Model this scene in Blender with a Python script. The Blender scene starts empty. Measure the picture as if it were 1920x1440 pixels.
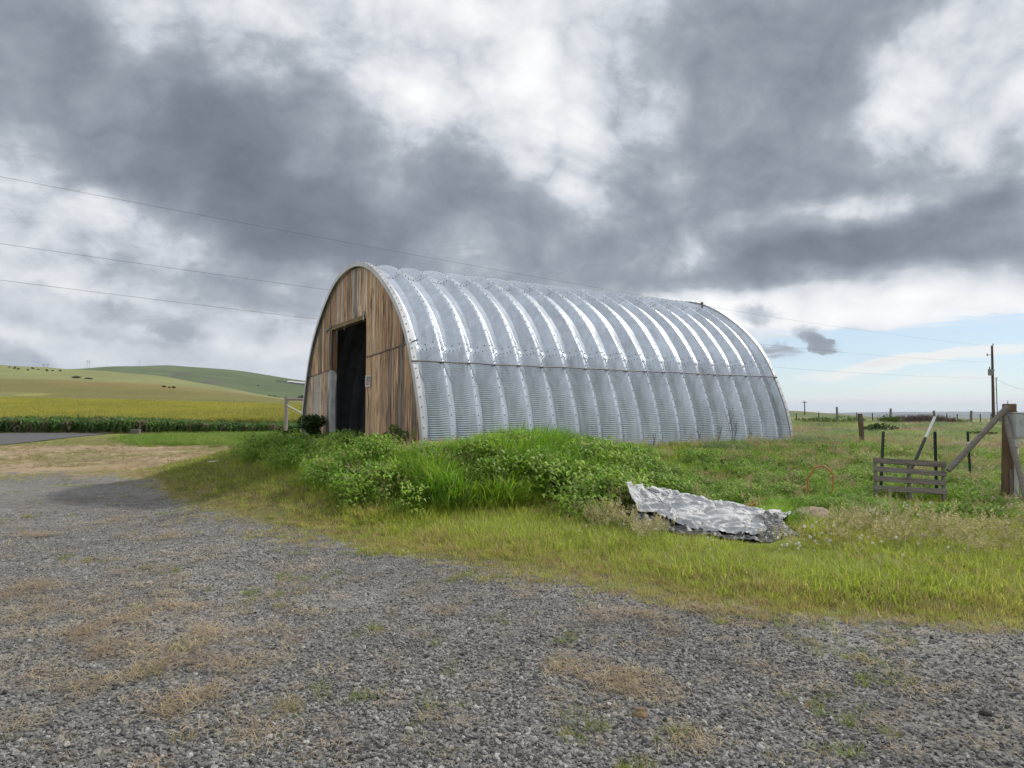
import bpy, bmesh, math, random
import numpy as np
from mathutils import Vector, Matrix, Euler

# ------------------------------------------------------------------ camera, sky, sun, exposure
SC = bpy.context.scene
COL = SC.collection
random.seed(7)
rng = np.random.default_rng(7)
R = math.radians
F = 1280.0                                   # focal length in photograph pixels (24 mm on 36 mm)
EYE = 1.6
PITCH = math.atan((778 - 720) / F)

cam_d = bpy.data.cameras.new('camera')
cam_d.sensor_width = 36.0
cam_d.lens = 36.0 * F / 1920.0
cam_d.clip_start = 0.05
cam_d.clip_end = 40000
cam = bpy.data.objects.new('camera', cam_d)
cam.location = (0, 0, EYE)
cam.rotation_euler = (math.pi / 2 + PITCH, 0, 0)
COL.objects.link(cam)
SC.camera = cam

SUN_AZ, SUN_EL = R(57), R(41)                # azimuth to the right of the view, height above the horizon
sun_d = bpy.data.lights.new('sun', 'SUN')
sun_d.energy = 2.45
sun_d.angle = R(3.0)
sun_d.color = (1.0, 0.94, 0.84)
sun = bpy.data.objects.new('sun', sun_d)
COL.objects.link(sun)
sdir = Vector((math.sin(SUN_AZ) * math.cos(SUN_EL), math.cos(SUN_AZ) * math.cos(SUN_EL), math.sin(SUN_EL)))
sun.rotation_euler = sdir.to_track_quat('Z', 'Y').to_euler()
sun.location = sdir * 60

SC.view_settings.view_transform = 'Standard'
SC.view_settings.look = 'None'
SC.view_settings.gamma = 1.0
SC.view_settings.use_curve_mapping = False
SC.view_settings.exposure = 0.46
SC.render.engine = 'CYCLES'
SC.cycles.max_bounces = 4
SC.cycles.diffuse_bounces = 2
SC.cycles.glossy_bounces = 2
SC.cycles.transmission_bounces = 2
SC.cycles.use_adaptive_sampling = True
SC.cycles.adaptive_threshold = 0.02
SC.cycles.transparent_max_bounces = 6
SC.cycles.volume_bounces = 0
SC.cycles.use_denoising = True
SC.cycles.denoising_input_passes = 'RGB_ALBEDO_NORMAL'
SC.cycles.caustics_reflective = False
SC.cycles.caustics_refractive = False


def ray(px, py):
    u, v = (px - 960) / F, (720 - py) / F
    c, s = math.cos(PITCH), math.sin(PITCH)
    return Vector((u, c - s * v, s + c * v))


def at(px, py, y):
    """world point that the photograph's pixel shows when it lies y metres away"""
    d = ray(px, py)
    return Vector((0, 0, EYE)) + d * (y / d.y)


# ---- node helper
class NT:
    def __init__(self, tree):
        self.t = tree

    def n(self, typ, ins=None, **kw):
        nd = self.t.nodes.new(typ)
        for k, v in kw.items():
            setattr(nd, k, v)
        for k, v in (ins or {}).items():
            sk = nd.inputs[k]
            if isinstance(v, bpy.types.NodeSocket):
                self.t.links.new(v, sk)
            else:
                sk.default_value = v
        return nd

    def m(self, op, a, b=None, c=None, clamp=False):
        ins = {0: a}
        if b is not None: ins[1] = b
        if c is not None: ins[2] = c
        nd = self.n('ShaderNodeMath', ins, operation=op)
        nd.use_clamp = clamp
        return nd.outputs[0]

    def vm(self, op, a, b=None, scale=None):
        ins = {0: a}
        if b is not None: ins[1] = b
        if scale is not None: ins['Scale'] = scale
        nd = self.n('ShaderNodeVectorMath', ins, operation=op)
        return nd.outputs['Value'] if op in ('LENGTH', 'DOT_PRODUCT') else nd.outputs[0]

    def ss(self, x, a, b, lo=0.0, hi=1.0, kind='SMOOTHSTEP'):
        return self.n('ShaderNodeMapRange', {'Value': x, 'From Min': a, 'From Max': b, 'To Min': lo, 'To Max': hi},
                      interpolation_type=kind).outputs[0]

    def mix(self, f, a, b, mode='MIX'):
        nd = self.n('ShaderNodeMix', data_type='RGBA', blend_type=mode)
        for k, v in ((0, f), (6, a), (7, b)):
            if isinstance(v, bpy.types.NodeSocket): self.t.links.new(v, nd.inputs[k])
            else: nd.inputs[k].default_value = v if k == 0 else (tuple(v) + (1,))[:4]
        return nd.outputs[2]

    def noise(self, vec, scale, detail=4, rough=0.55, out=0, **kw):
        ins = {'Scale': scale, 'Detail': detail, 'Roughness': rough}
        if vec is not None: ins['Vector'] = vec
        ins.update(kw)
        return self.n('ShaderNodeTexNoise', ins).outputs[out]


# ---- sky: Nishita blue behind broken cloud layers, all by direction
world = bpy.data.worlds.new('World')
SC.world = world
world.use_nodes = True
wt = world.node_tree
wt.nodes.clear()
W = NT(wt)
d = W.n('ShaderNodeTexCoord').outputs['Generated']
sep = W.n('ShaderNodeSeparateXYZ', {0: d})
dz = W.m('MAXIMUM', sep.outputs[2], 0.0)
inv = W.m('DIVIDE', 1.0, W.m('ADD', dz, 0.34))
plane = W.vm('SCALE', d, scale=inv)
warp = W.vm('SUBTRACT', W.noise(plane, 1.3, 3, 0.5, out=1), (0.5, 0.5, 0.5))
pw_ = W.vm('ADD', plane, W.vm('SCALE', warp, scale=0.55))
n_big = W.noise(pw_, 1.15, 3, 0.5)
n_mid = W.noise(pw_, 3.0, 8, 0.64)
warp2 = W.vm('SUBTRACT', W.noise(d, 9.0, 4, 0.55, out=1), (0.5, 0.5, 0.5))
dw = W.vm('ADD', d, W.vm('SCALE', warp, scale=0.17))
dw = W.vm('ADD', dw, W.vm('SCALE', warp2, scale=0.05))
dl = W.vm('ADD', d, W.vm('SCALE', warp2, scale=0.04))


def blob(vec, px, py, sx, sz, roll=0.0, wt_=1.0):
    """soft ellipse of cloud about one direction"""
    c = ray(px, py).normalized()
    rt = Vector((c.y, -c.x, 0)).normalized()
    up = rt.cross(c)
    k = R(roll)
    ax = (rt * math.cos(k) - up * math.sin(k)) * (F / sx)
    az = (rt * math.sin(k) + up * math.cos(k)) * (F / sz)
    x_ = W.m('SUBTRACT', W.vm('DOT_PRODUCT', vec, tuple(ax)), ax.dot(c))
    z_ = W.m('SUBTRACT', W.vm('DOT_PRODUCT', vec, tuple(az)), az.dot(c))
    return W.ss(W.m('MULTIPLY_ADD', x_, x_, W.m('MULTIPLY', z_, z_)), 0.0, 1.0, wt_, 0.0)


def total(lst):
    s = lst[0]
    for k in lst[1:]: s = W.m('ADD', s, k)
    return s


# cloud masses (centre, half-width, half-height in photograph pixels, roll, weight)
darks = [blob(dw, *a) for a in (
    (-60, 140, 620, 300, 20, 0.58), (300, 260, 560, 190, 22, 0.58), (700, 395, 560, 170, 10, 0.72),
    (200, 600, 1100, 300, 0, 0.12), (1040, 420, 300, 170, 20, 0.42), (500, 90, 420, 190, 0, 0.34),
    (1480, 200, 470, 320, -4, 0.66), (1390, 330, 420, 170, -6, 0.30),
    (1350, 478, 420, 80, 0, 0.55), (1690, 505, 430, 105, 4, 0.66), (1880, 430, 260, 130, 0, 0.45), (1930, 95, 110, 80, 0, 0.4))]
ds = W.vm('ADD', d, W.vm('SCALE', W.vm('SUBTRACT', W.noise(d, 22.0, 5, 0.62, out=1), (0.5, 0.5, 0.5)), scale=0.045))
small = [blob(ds, *a) for a in (
    (1418, 588, 56, 30, 0, 0.85), (1538, 640, 58, 24, 28, 0.8), (1462, 658, 60, 24, 0, 0.55), (1640, 676, 44, 24, 0, 0.45),
    (600, 468, 150, 40, 0, 0.34), (150, 590, 240, 46, 8, 0.3), (360, 600, 240, 40, 6, 0.36),
    (300, 528, 280, 40, 6, 0.28), (0, 672, 110, 40, 20, 0.4))]
lights = [blob(dw, *a) for a in (
    (880, 170, 330, 200, 28, 0.36), (1130, 260, 190, 240, 30, 0.36), (1830, 160, 190, 150, 0, 0.55), (1470, 425, 420, 52, -6, 0.45),
    (1500, 580, 700, 60, 2, 0.50), (150, 440, 480, 150, 22, 0.34))]
field = W.m('SUBTRACT', W.m('MULTIPLY', total(darks + small), 0.80), W.m('ADD', total(lights), 0.29))
field = W.m('ADD', field, W.m('MULTIPLY', W.m('SUBTRACT', n_big, 0.5), 0.85))
field = W.m('ADD', field, W.m('MULTIPLY', W.m('SUBTRACT', n_mid, 0.5), W.ss(dz, 0.02, 0.30, 0.5, 1.75)))
bil = W.m('ABSOLUTE', W.m('MULTIPLY_ADD', W.noise(d, 7.5, 6, 0.5), 2.0, -1.0))
field = W.m('ADD', field, W.m('MULTIPLY', W.m('SUBTRACT', 0.22, bil), W.ss(dz, 0.02, 0.25, 0.30, 1.05)))
ramp = W.n('ShaderNodeValToRGB', {0: W.ss(field, -0.7, 1.35, 0, 1, 'LINEAR')})
cr_ = ramp.color_ramp
stops = [(0.0, (0.90, 0.905, 0.91)), (0.13, (0.80, 0.81, 0.825)), (0.26, (0.66, 0.685, 0.72)), (0.35, (0.53, 0.56, 0.61)),
         (0.44, (0.365, 0.40, 0.452)), (0.56, (0.272, 0.304, 0.355)), (0.74, (0.192, 0.22, 0.264)), (1.0, (0.13, 0.155, 0.193))]
cr_.elements[0].position, cr_.elements[0].color = stops[0][0], stops[0][1] + (1,)
cr_.elements[1].position, cr_.elements[1].color = stops[-1][0], stops[-1][1] + (1,)
for pos_, c_ in stops[1:-1]:
    e_ = cr_.elements.new(pos_); e_.color = c_ + (1,)
# blue gaps low on the right, crossed by thin streaks
sky = W.n('ShaderNodeTexSky', sky_type='NISHITA', sun_disc=False, sun_elevation=SUN_EL, sun_rotation=SUN_AZ,
          altitude=300, air_density=1.0, dust_density=0.0, ozone_density=4.0)
skyc = W.mix(0.38, W.vm('SCALE', sky.outputs[0], scale=0.092), (0.74, 0.78, 0.82))
gaps = total([blob(dl, *a) for a in ((1760, 705, 520, 110, 3, 1.15), (2060, 670, 500, 110, 0, 1.0), (1530, 735, 330, 80, 0, 0.7))])
strk_v = W.n('ShaderNodeMapping', {'Vector': dl, 'Scale': (1.6, 1.6, 24.0), 'Rotation': (0, R(4), 0)}).outputs[0]
strk = W.ss(W.noise(strk_v, 1.7, 5, 0.6), 0.47, 0.66)
low = total([blob(dl, *a) for a in ((1700, 762, 560, 26, 0, 1.1), (1630, 690, 160, 16, -7, 0.9), (1800, 668, 200, 14, -6, 0.9),
                                   (1740, 718, 150, 15, -6, 0.7))])
gap = W.m('SUBTRACT', gaps, W.m('ADD', W.m('MULTIPLY', strk, 0.62), low))
gap = W.ss(W.m('SUBTRACT', gap, W.ss(field, 0.05, 0.5)), 0.12, 0.8)
base = W.mix(W.m('MULTIPLY', gap, 0.92), ramp.outputs[0], skyc)
final = W.mix(W.m('MULTIPLY', W.ss(low, 0.2, 0.9), 0.8), base, (0.83, 0.825, 0.80))
bg = W.n('ShaderNodeBackground', {'Color': final, 'Strength': 0.84})
out = W.n('ShaderNodeOutputWorld', {'Surface': bg.outputs[0]})
world.cycles.sampling_method = 'NONE'


# ------------------------------------------------------------------ numeric noise and terrain
def sstep(x, a, b):
    t = np.clip((x - a) / (b - a), 0, 1)
    return t * t * (3 - 2 * t)


def vnoise(x, y, seed=0):
    x = np.asarray(x, float); y = np.asarray(y, float)
    xi, yi = np.floor(x).astype(np.int64), np.floor(y).astype(np.int64)
    xf, yf = x - xi, y - yi
    def h(a, b):
        n = (a * 374761393 + b * 668265263 + seed * 1442695041) & 0x7fffffff
        n = ((n ^ (n >> 13)) * 1274126177) & 0x7fffffff
        return ((n ^ (n >> 16)) & 0xffff) / 65535.0
    u, v = xf * xf * (3 - 2 * xf), yf * yf * (3 - 2 * yf)
    return (h(xi, yi) * (1 - u) + h(xi + 1, yi) * u) * (1 - v) + (h(xi, yi + 1) * (1 - u) + h(xi + 1, yi + 1) * u) * v


def fbm(x, y, o=4, seed=0):
    s, a, t = 0, 1.0, 0
    for k in range(o):
        s = s + a * vnoise(x * 2 ** k + 13.7 * k, y * 2 ** k + 7.1 * k, seed + k)
        t += a; a *= 0.5
    return s / t


THETA = R(58.39)                              # direction of the barn's length
BX, BY, BZ = -1.66, 13.0, 0.85                # its near front corner
D1 = (math.sin(THETA), math.cos(THETA))
D2 = (-math.cos(THETA), math.sin(THETA))
BAY = 0.61
NB = 18
LEN = BAY * NB
HW = 4.44

_cols = np.array([-900, 0, 110, 220, 300, 400, 480, 577, 700, 900, 1150, 1485, 1600, 1700, 1800, 1920, 2800.])
_rows = {
    40: [829] * 9 + [815, 805, 806, 806, 806, 806, 806, 806],
    58: [813.3] * 9 + [805, 795, 789, 789, 789, 789, 789, 789],
    75: [791] * 9 + [790, 789, 787, 788, 788, 788, 788, 788],
    110: [769, 770, 770, 771, 771, 771, 772, 772, 776, 780, 785, 783, 787, 789, 790, 790, 790],
    200: [748, 750, 752, 754, 756, 758, 760, 763, 770, 776, 779, 774, 782, 789, 790, 790, 790],
    350: [728, 735, 737, 740, 743, 747, 750, 756, 766, 773, 775, 769.5, 778.5, 787, 789, 789, 789],
    600: [660, 683, 690, 697, 704, 722, 738, 754, 768, 775, 777, 775, 781, 787, 788, 788, 788],
    900: [690, 715, 720, 725, 730, 745, 752, 762, 775, 780, 781, 781, 784, 788, 788, 788, 788],
    1300: [720, 725, 722, 720, 718, 722, 733, 748, 765, 775, 778, 780, 783, 786, 786, 786, 786],
    1800: [690, 695, 692, 686, 684, 689, 699, 714, 735, 760, 772, 778, 782, 784, 784, 784, 784],
    2600: [712, 712, 712, 706, 704, 709, 719, 734, 750, 770, 780, 783, 783, 784, 784, 784, 784],
    6000: [783] * 17,
    9500: [783] * 11 + [777, 773, 772, 771.5, 772, 770],
    13000: [786] * 11 + [783, 780, 779, 779, 779, 779],
}
_D = np.array(sorted(_rows))
_fine = np.linspace(-900, 2800, 741)
_Z = []
for _y in _D:
    _r = np.interp(_fine, _cols, _rows[_y])
    _k = np.exp(-np.linspace(-2, 2, 17) ** 2)
    _r = np.convolve(np.pad(_r, 8, 'edge'), _k / _k.sum(), 'valid')
    _Z.append(EYE + (778 - _r) / F * _y)
_Z = np.array(_Z)


def far_h(x, y):
    az = np.clip(np.arctan2(x, y), -1.15, 1.15)
    yd = np.clip(np.hypot(x, y) * np.cos(np.minimum(np.abs(az), 1.0)), _D[0], _D[-1])
    c = np.clip((960 + F * np.tan(az) + 900) / 3700 * 740, 0, 739.999)
    i = np.clip(np.searchsorted(_D, yd, 'right') - 1, 0, len(_D) - 2)
    t = (yd - _D[i]) / (_D[i + 1] - _D[i])
    j = c.astype(int); u = c - j
    z0 = _Z[i, j] * (1 - u) + _Z[i, j + 1] * u
    z1 = _Z[i + 1, j] * (1 - u) + _Z[i + 1, j + 1] * u
    return z0 * (1 - t) + z1 * t


def barn_local(x, y):
    return (x - BX) * D1[0] + (y - BY) * D1[1], (x - BX) * D2[0] + (y - BY) * D2[1]


def barn_dist(x, y):
    s, w = barn_local(x, y)
    ds = np.maximum(np.maximum(-s, s - LEN), 0)
    dw_ = np.maximum(np.maximum(-w, w - 2 * HW), 0)
    return np.hypot(ds, dw_)


def H(x, y):
    x = np.asarray(x, float); y = np.asarray(y, float)
    rx = sstep(x, -2.5, 5.5)
    near = rx * (0.66 * sstep(y, 7.0, 21.0) + 0.42 * sstep(y, 19.0, 50.0))
    bd = barn_dist(x, y)
    s, w = barn_local(x, y)
    # the pad falls away more gently at the front (left) than along the side
    reach = 3.4 + 1.2 * sstep(-s, 0, 3)
    m = sstep(-bd, -reach, -0.3)
    near = near * (1 - m) + 0.83 * m
    near = near + 0.16 * np.exp(-(((x + 0.2) / 1.3) ** 2 + ((y - 11.6) / 1.3) ** 2)) * (1 - sstep(-bd, -0.4, 0.0))
    near = near + 0.16 * np.exp(-(((x - 2.0) / 0.7) ** 2 + ((y - 10.1) / 0.4) ** 2)) + 0.06 * np.exp(-(((x - 3.3) / 0.9) ** 2 + ((y - 9.9) / 0.4) ** 2))
    inb = sstep(-bd, -0.4, 0.0)
    und = (fbm(x / 2.1, y / 2.1, 3, 3) - 0.5) * 0.10 + (fbm(x / 0.6, y / 0.6, 2, 9) - 0.5) * 0.022
    near = near + und * (1 - inb) * sstep(np.hypot(x, y), 0.5, 3.0)
    k = sstep(np.hypot(x, y), 42, 62)
    return near * (1 - k) + far_h(x, y) * k


def h1(x, y):
    return float(H(np.array([x]), np.array([y]))[0])


def gp(px, py, far=90.0):
    """ground point seen at a photograph pixel"""
    dv = ray(px, py)
    t = np.linspace(2.0, far, 6000)
    x, y, z = dv.x * t, dv.y * t, EYE + dv.z * t
    below = np.nonzero(z < H(x, y))[0]
    k = below[0] if len(below) else len(t) - 1
    return Vector((x[k], y[k], h1(x[k], y[k])))


def proj(x, y, z=0.0):
    c, s = math.cos(PITCH), math.sin(PITCH)
    dd = np.maximum(y * c + (z - EYE) * s, 1e-3)
    return 960 + F * x / dd, 720 - F * (-y * s + (z - EYE) * c) / dd


# gravel edge and other ground plans, drawn on the level ground of the yard
GE = np.array([(-2500, 900), (0, 884), (120, 880), (215, 882), (290, 905), (330, 945), (470, 985), (600, 1006), (700, 1032),
               (850, 1052), (960, 1066), (1180, 1088), (1300, 1122), (1480, 1146), (1700, 1158), (1920, 1168), (4500, 1230.)])


def gravel_sd(x, y):
    """> 0 on gravel, in photograph rows on the level yard"""
    px, py = proj(x, np.maximum(y, 0.4), 0.0)
    e = np.interp(px, GE[:, 0], GE[:, 1])
    return np.where(y < 1.2, 400.0, py - e)


# ------------------------------------------------------------------ materials
MATS = {}


def mat(name, fn):
    if name in MATS: return MATS[name]
    m = bpy.data.materials.new(name)
    m.use_nodes = True
    m.node_tree.nodes.clear()
    t = NT(m.node_tree)
    sh, disp = fn(t), None
    t.n('ShaderNodeOutputMaterial', {'Surface': sh})
    MATS[name] = m
    return m


def pbsdf(t, col, rough=0.8, metal=0.0, normal=None, spec=0.4, **kw):
    ins = {'Base Color': col if isinstance(col, bpy.types.NodeSocket) else tuple(col) + (1,), 'Roughness': rough, 'Metallic': metal,
           'Specular IOR Level': spec}
    if normal is not None: ins['Normal'] = normal
    ins.update(kw)
    return t.n('ShaderNodeBsdfPrincipled', ins).outputs[0]


def bump(t, h, strength=0.3, dist=0.02, normal=None):
    ins = {'Height': h, 'Strength': strength, 'Distance': dist}
    if normal is not None: ins['Normal'] = normal
    return t.n('ShaderNodeBump', ins).outputs[0]


def m_plain(name, col, rough=0.7, metal=0.0, var=0.25, scale=6.0, stretch=(1, 1, 1), bumps=0.15):
    def fn(t):
        co = t.n('ShaderNodeTexCoord').outputs['Object']
        v = t.n('ShaderNodeMapping', {'Vector': co, 'Scale': stretch}).outputs[0]
        nz = t.noise(v, scale, 6, 0.6)
        oi = t.n('ShaderNodeObjectInfo').outputs['Random']
        k = t.m('ADD', t.ss(nz, 0.25, 0.75, 1 - var, 1 + var, 'LINEAR'), t.m('MULTIPLY', t.m('SUBTRACT', oi, 0.5), var * 0.6))
        c = t.vm('SCALE', tuple(col), scale=k)
        return pbsdf(t, c, rough, metal, bump(t, nz, bumps, 0.01))
    return mat(name, fn)


def fn_ground(t):
    geo = t.n('ShaderNodeNewGeometry').outputs['Position']
    col = t.n('ShaderNodeAttribute', attribute_name='Col').outputs['Color']
    gr = t.n('ShaderNodeAttribute', attribute_name='gravel').outputs['Fac']
    n1 = t.noise(geo, 0.7, 8, 0.62)
    n2 = t.noise(geo, 9.0, 5, 0.6)
    n3 = t.noise(geo, 0.02, 8, 0.65)
    k = t.m('MULTIPLY', t.ss(n1, 0.3, 0.7, 0.72, 1.26, 'LINEAR'), t.ss(n2, 0.3, 0.7, 0.75, 1.25, 'LINEAR'))
    k = t.m('MULTIPLY', k, t.ss(n3, 0.3, 0.7, 0.85, 1.15, 'LINEAR'))
    grassc = t.vm('SCALE', col, scale=k)
    # gravel: crushed basalt between bigger loose stones
    vo = t.n('ShaderNodeTexVoronoi', {'Vector': geo, 'Scale': 42.0, 'Randomness': 1.0})
    vo2 = t.n('ShaderNodeTexVoronoi', {'Vector': geo, 'Scale': 95.0, 'Randomness': 1.0})
    g = t.m('MULTIPLY', t.n('ShaderNodeSeparateColor', {0: vo.outputs['Color']}).outputs[0], 0.75)
    g2 = t.n('ShaderNodeSeparateColor', {0: vo2.outputs['Color']}).outputs[1]
    gv = t.ss(t.m('ADD', g, t.m('MULTIPLY', g2, 0.5)), 0.0, 1.2, 0.065, 0.28, 'LINEAR')
    big = t.m('MULTIPLY', t.ss(t.noise(geo, 0.45, 5, 0.6), 0.3, 0.7, 0.75, 1.2, 'LINEAR'), t.ss(t.noise(geo, 7.0, 5, 0.7), 0.3, 0.7, 0.62, 1.35, 'LINEAR'))
    gcol = t.vm('SCALE', t.n('ShaderNodeCombineColor', {0: gv, 1: t.m('MULTIPLY', gv, 0.955), 2: t.m('MULTIPLY', gv, 0.905)}).outputs[0], scale=big)
    # brown dirt showing through in places
    dirt = t.ss(t.noise(geo, 0.8, 6, 0.65), 0.56, 0.72, 0.0, 0.75)
    gcol = t.mix(dirt, gcol, (0.105, 0.083, 0.064))
    e = t.m('ADD', gr, t.m('MULTIPLY', t.m('SUBTRACT', t.noise(geo, 2.6, 7, 0.7), 0.5), 1.1))
    mask = t.ss(e, 0.42, 0.58)
    c = t.mix(mask, grassc, gcol)
    hgt = t.mix(mask, n2, vo.outputs['Distance'])
    return pbsdf(t, c, 0.92, 0, bump(t, hgt, 0.5, 0.02), spec=0.15)


M_GROUND = mat('ground_cover', fn_ground)


def fn_blade(t, trans=0.45, dullness=0.0):
    tint = t.n('ShaderNodeAttribute', attribute_name='tint', attribute_type='INSTANCER').outputs['Color']
    rnd = t.n('ShaderNodeNewGeometry').outputs['Random Per Island']
    hsv = t.n('ShaderNodeHueSaturation', {'Hue': t.ss(rnd, 0, 1, 0.478, 0.515, 'LINEAR'), 'Saturation': t.ss(rnd, 0, 1, 0.8, 1.08, 'LINEAR'),
                                        'Value': t.ss(t.m('FRACT', t.m('MULTIPLY', rnd, 7.3)), 0, 1, 0.66, 1.32, 'LINEAR'), 'Color': tint}).outputs[0]
    a = pbsdf(t, hsv, 0.55, 0, spec=0.3)
    b = t.n('ShaderNodeBsdfTranslucent', {'Color': hsv}).outputs[0]
    return t.n('ShaderNodeMixShader', {0: trans, 1: a, 2: b}).outputs[0]


M_BLADE = mat('grass_blade', fn_blade)


def fn_seed(t):
    tint = t.n('ShaderNodeAttribute', attribute_name='tint2', attribute_type='INSTANCER').outputs['Color']
    rnd = t.n('ShaderNodeNewGeometry').outputs['Random Per Island']
    c = t.vm('SCALE', tint, scale=t.ss(rnd, 0, 1, 0.7, 1.3, 'LINEAR'))
    a = t.n('ShaderNodeBsdfDiffuse', {'Color': c}).outputs[0]
    b = t.n('ShaderNodeBsdfTranslucent', {'Color': c}).outputs[0]
    return t.n('ShaderNodeMixShader', {0: 0.4, 1: a, 2: b}).outputs[0]


M_SEED = mat('seed_head', fn_seed)


def fn_stone(t):
    tint = t.n('ShaderNodeAttribute', attribute_name='tint', attribute_type='INSTANCER').outputs['Color']
    co = t.n('ShaderNodeTexCoord').outputs['Object']
    nz = t.noise(co, 3.0, 4, 0.6)
    return pbsdf(t, t.vm('SCALE', tint, scale=t.ss(nz, 0.3, 0.7, 0.75, 1.25, 'LINEAR')), 0.8, 0, bump(t, nz, 0.3, 0.1), spec=0.25)


M_STONE = mat('crushed_basalt', fn_stone)


def fn_leaf(t, c1, c2):
    rnd = t.n('ShaderNodeNewGeometry').outputs['Random Per Island']
    c = t.mix(rnd, c1, c2)
    a = pbsdf(t, c, 0.5, 0, spec=0.3)
    b = t.n('ShaderNodeBsdfTranslucent', {'Color': c}).outputs[0]
    return t.n('ShaderNodeMixShader', {0: 0.33, 1: a, 2: b}).outputs[0]


def m_leaf(name, c1, c2):
    return mat(name, lambda t: fn_leaf(t, c1, c2))


M_METAL = None


def fn_metal(t, base=(0.55, 0.605, 0.685), rough=0.30):
    co = t.n('ShaderNodeNewGeometry').outputs['Position']
    oi = t.n('ShaderNodeObjectInfo').outputs['Random']
    n1 = t.noise(co, 1.3, 6, 0.6)
    n2 = t.noise(co, 22.0, 4, 0.6)
    v = t.n('ShaderNodeMapping', {'Vector': co, 'Scale': (9, 9, 0.7)}).outputs[0]
    n3 = t.noise(v, 1.0, 5, 0.6)
    k = t.m('MULTIPLY', t.ss(n1, 0.3, 0.7, 0.84, 1.10, 'LINEAR'), t.ss(n3, 0.35, 0.7, 1.06, 0.84, 'LINEAR'))
    k = t.m('MULTIPLY', k, t.ss(oi, 0, 1, 0.93, 1.06, 'LINEAR'))
    c = t.vm('SCALE', tuple(base), scale=k)
    n4 = t.noise(t.n('ShaderNodeMapping', {'Vector': co, 'Scale': (3.5, 3.5, 0.5)}).outputs[0], 1.0, 6, 0.65)
    c = t.mix(t.ss(n4, 0.57, 0.72, 0.0, 0.5), c, (0.34, 0.325, 0.30))
    r = t.m('ADD', rough, t.m('MULTIPLY', t.m('SUBTRACT', n1, 0.5), 0.12))
    return pbsdf(t, c, r, 0.56, None, spec=0.3)


M_METAL = mat('galvanised_steel', fn_metal)
M_TRIM = mat('painted_trim', lambda t: fn_metal(t, (0.56, 0.57, 0.58), 0.5))
M_BOLT = m_plain('dull_bolt', (0.13, 0.13, 0.135), 0.6, 0.5, 0.2)
M_RAIL = m_plain('side_rail_steel', (0.14, 0.14, 0.145), 0.6, 0.3, 0.2)


def fn_plank(t):
    co = t.n('ShaderNodeTexCoord').outputs['Object']
    oi = t.n('ShaderNodeObjectInfo')
    off = t.vm('SCALE', (17.0, 5.0, 9.0), scale=oi.outputs['Random'])
    co = t.vm('ADD', co, off)
    v = t.n('ShaderNodeMapping', {'Vector': co, 'Scale': (6, 26, 1.1)}).outputs[0]
    vf = t.n('ShaderNodeMapping', {'Vector': co, 'Scale': (30, 120, 3.0)}).outputs[0]
    vb = t.n('ShaderNodeMapping', {'Vector': co, 'Scale': (2, 4.5, 0.9)}).outputs[0]
    n1 = t.noise(v, 1.0, 6, 0.65, Distortion=0.9)
    n2 = t.noise(vf, 1.0, 4, 0.6)
    n3 = t.noise(vb, 1.0, 5, 0.6)
    base = oi.outputs['Color']
    k = t.m('MULTIPLY', t.ss(n1, 0.3, 0.68, 0.5, 1.45, 'LINEAR'), t.ss(n2, 0.3, 0.7, 0.6, 1.4, 'LINEAR'))
    c = t.vm('SCALE', base, scale=k)
    grey = t.ss(n3, 0.42, 0.68, 0.0, 0.62)
    c = t.mix(grey, c, (0.29, 0.265, 0.24))
    dk = t.ss(t.m('ADD', t.m('MULTIPLY', n1, 0.6), t.m('MULTIPLY', n3, 0.6)), 0.635, 0.46, 0.0, 0.85)
    c = t.mix(dk, c, (0.055, 0.046, 0.039))
    return pbsdf(t, c, 0.85, 0, bump(t, t.m('ADD', n1, n2), 0.35, 0.006), spec=0.2)


M_PLANK = mat('weathered_siding', fn_plank)
M_OLDWOOD = m_plain('grey_weathered_wood', (0.185, 0.165, 0.148), 0.9, 0, 0.45, 3.0, (4, 4, 22), 0.35)
M_POSTWOOD = m_plain('brown_post_wood', (0.135, 0.088, 0.052), 0.9, 0, 0.45, 2.5, (5, 5, 1.2), 0.35)
M_PALLET = m_plain('grey_pallet_wood', (0.19, 0.17, 0.15), 0.9, 0, 0.45, 4.0, (1.0, 10, 10), 0.35)
M_DARK = m_plain('dark_infill', (0.05, 0.042, 0.035), 0.9)
M_SOIL = m_plain('dry_soil', (0.12, 0.095, 0.07), 0.95)
M_LINTEL = m_plain('lintel_wood', (0.22, 0.17, 0.08), 0.85, 0, 0.35, 3.0, (2, 2, 2))
M_FILM = m_plain('grey_plastic_film', (0.40, 0.41, 0.42), 0.5, 0, 0.25, 5.0)
M_TPOST = m_plain('green_steel_post', (0.035, 0.05, 0.042), 0.6, 0.2, 0.25)
M_WHITE = m_plain('white_paint', (0.72, 0.72, 0.70), 0.6, 0, 0.12)
M_BOX = m_plain('grey_enamel', (0.40, 0.43, 0.45), 0.45, 0.1, 0.08)
M_CONDUIT = m_plain('conduit_grey', (0.42, 0.42, 0.40), 0.55, 0, 0.15)
M_POLE = m_plain('creosote_pole', (0.085, 0.058, 0.045), 0.9, 0, 0.3, 2.0, (6, 6, 0.6))
M_CAN = m_plain('transformer_grey', (0.25, 0.27, 0.29), 0.5, 0.2, 0.1)
M_WIRE = m_plain('line_wire', (0.11, 0.115, 0.12), 0.6, 0.3, 0.1)
M_ORANGE = m_plain('orange_pipe', (0.42, 0.15, 0.045), 0.5, 0, 0.2)
M_RED = m_plain('red_sheet', (0.42, 0.035, 0.04), 0.6, 0, 0.25)
M_ROCKB = m_plain('brown_rock', (0.19, 0.13, 0.075), 0.9, 0, 0.4, 14)
M_ROCKD = m_plain('dark_rock', (0.045, 0.042, 0.04), 0.9, 0, 0.4, 14)
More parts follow.
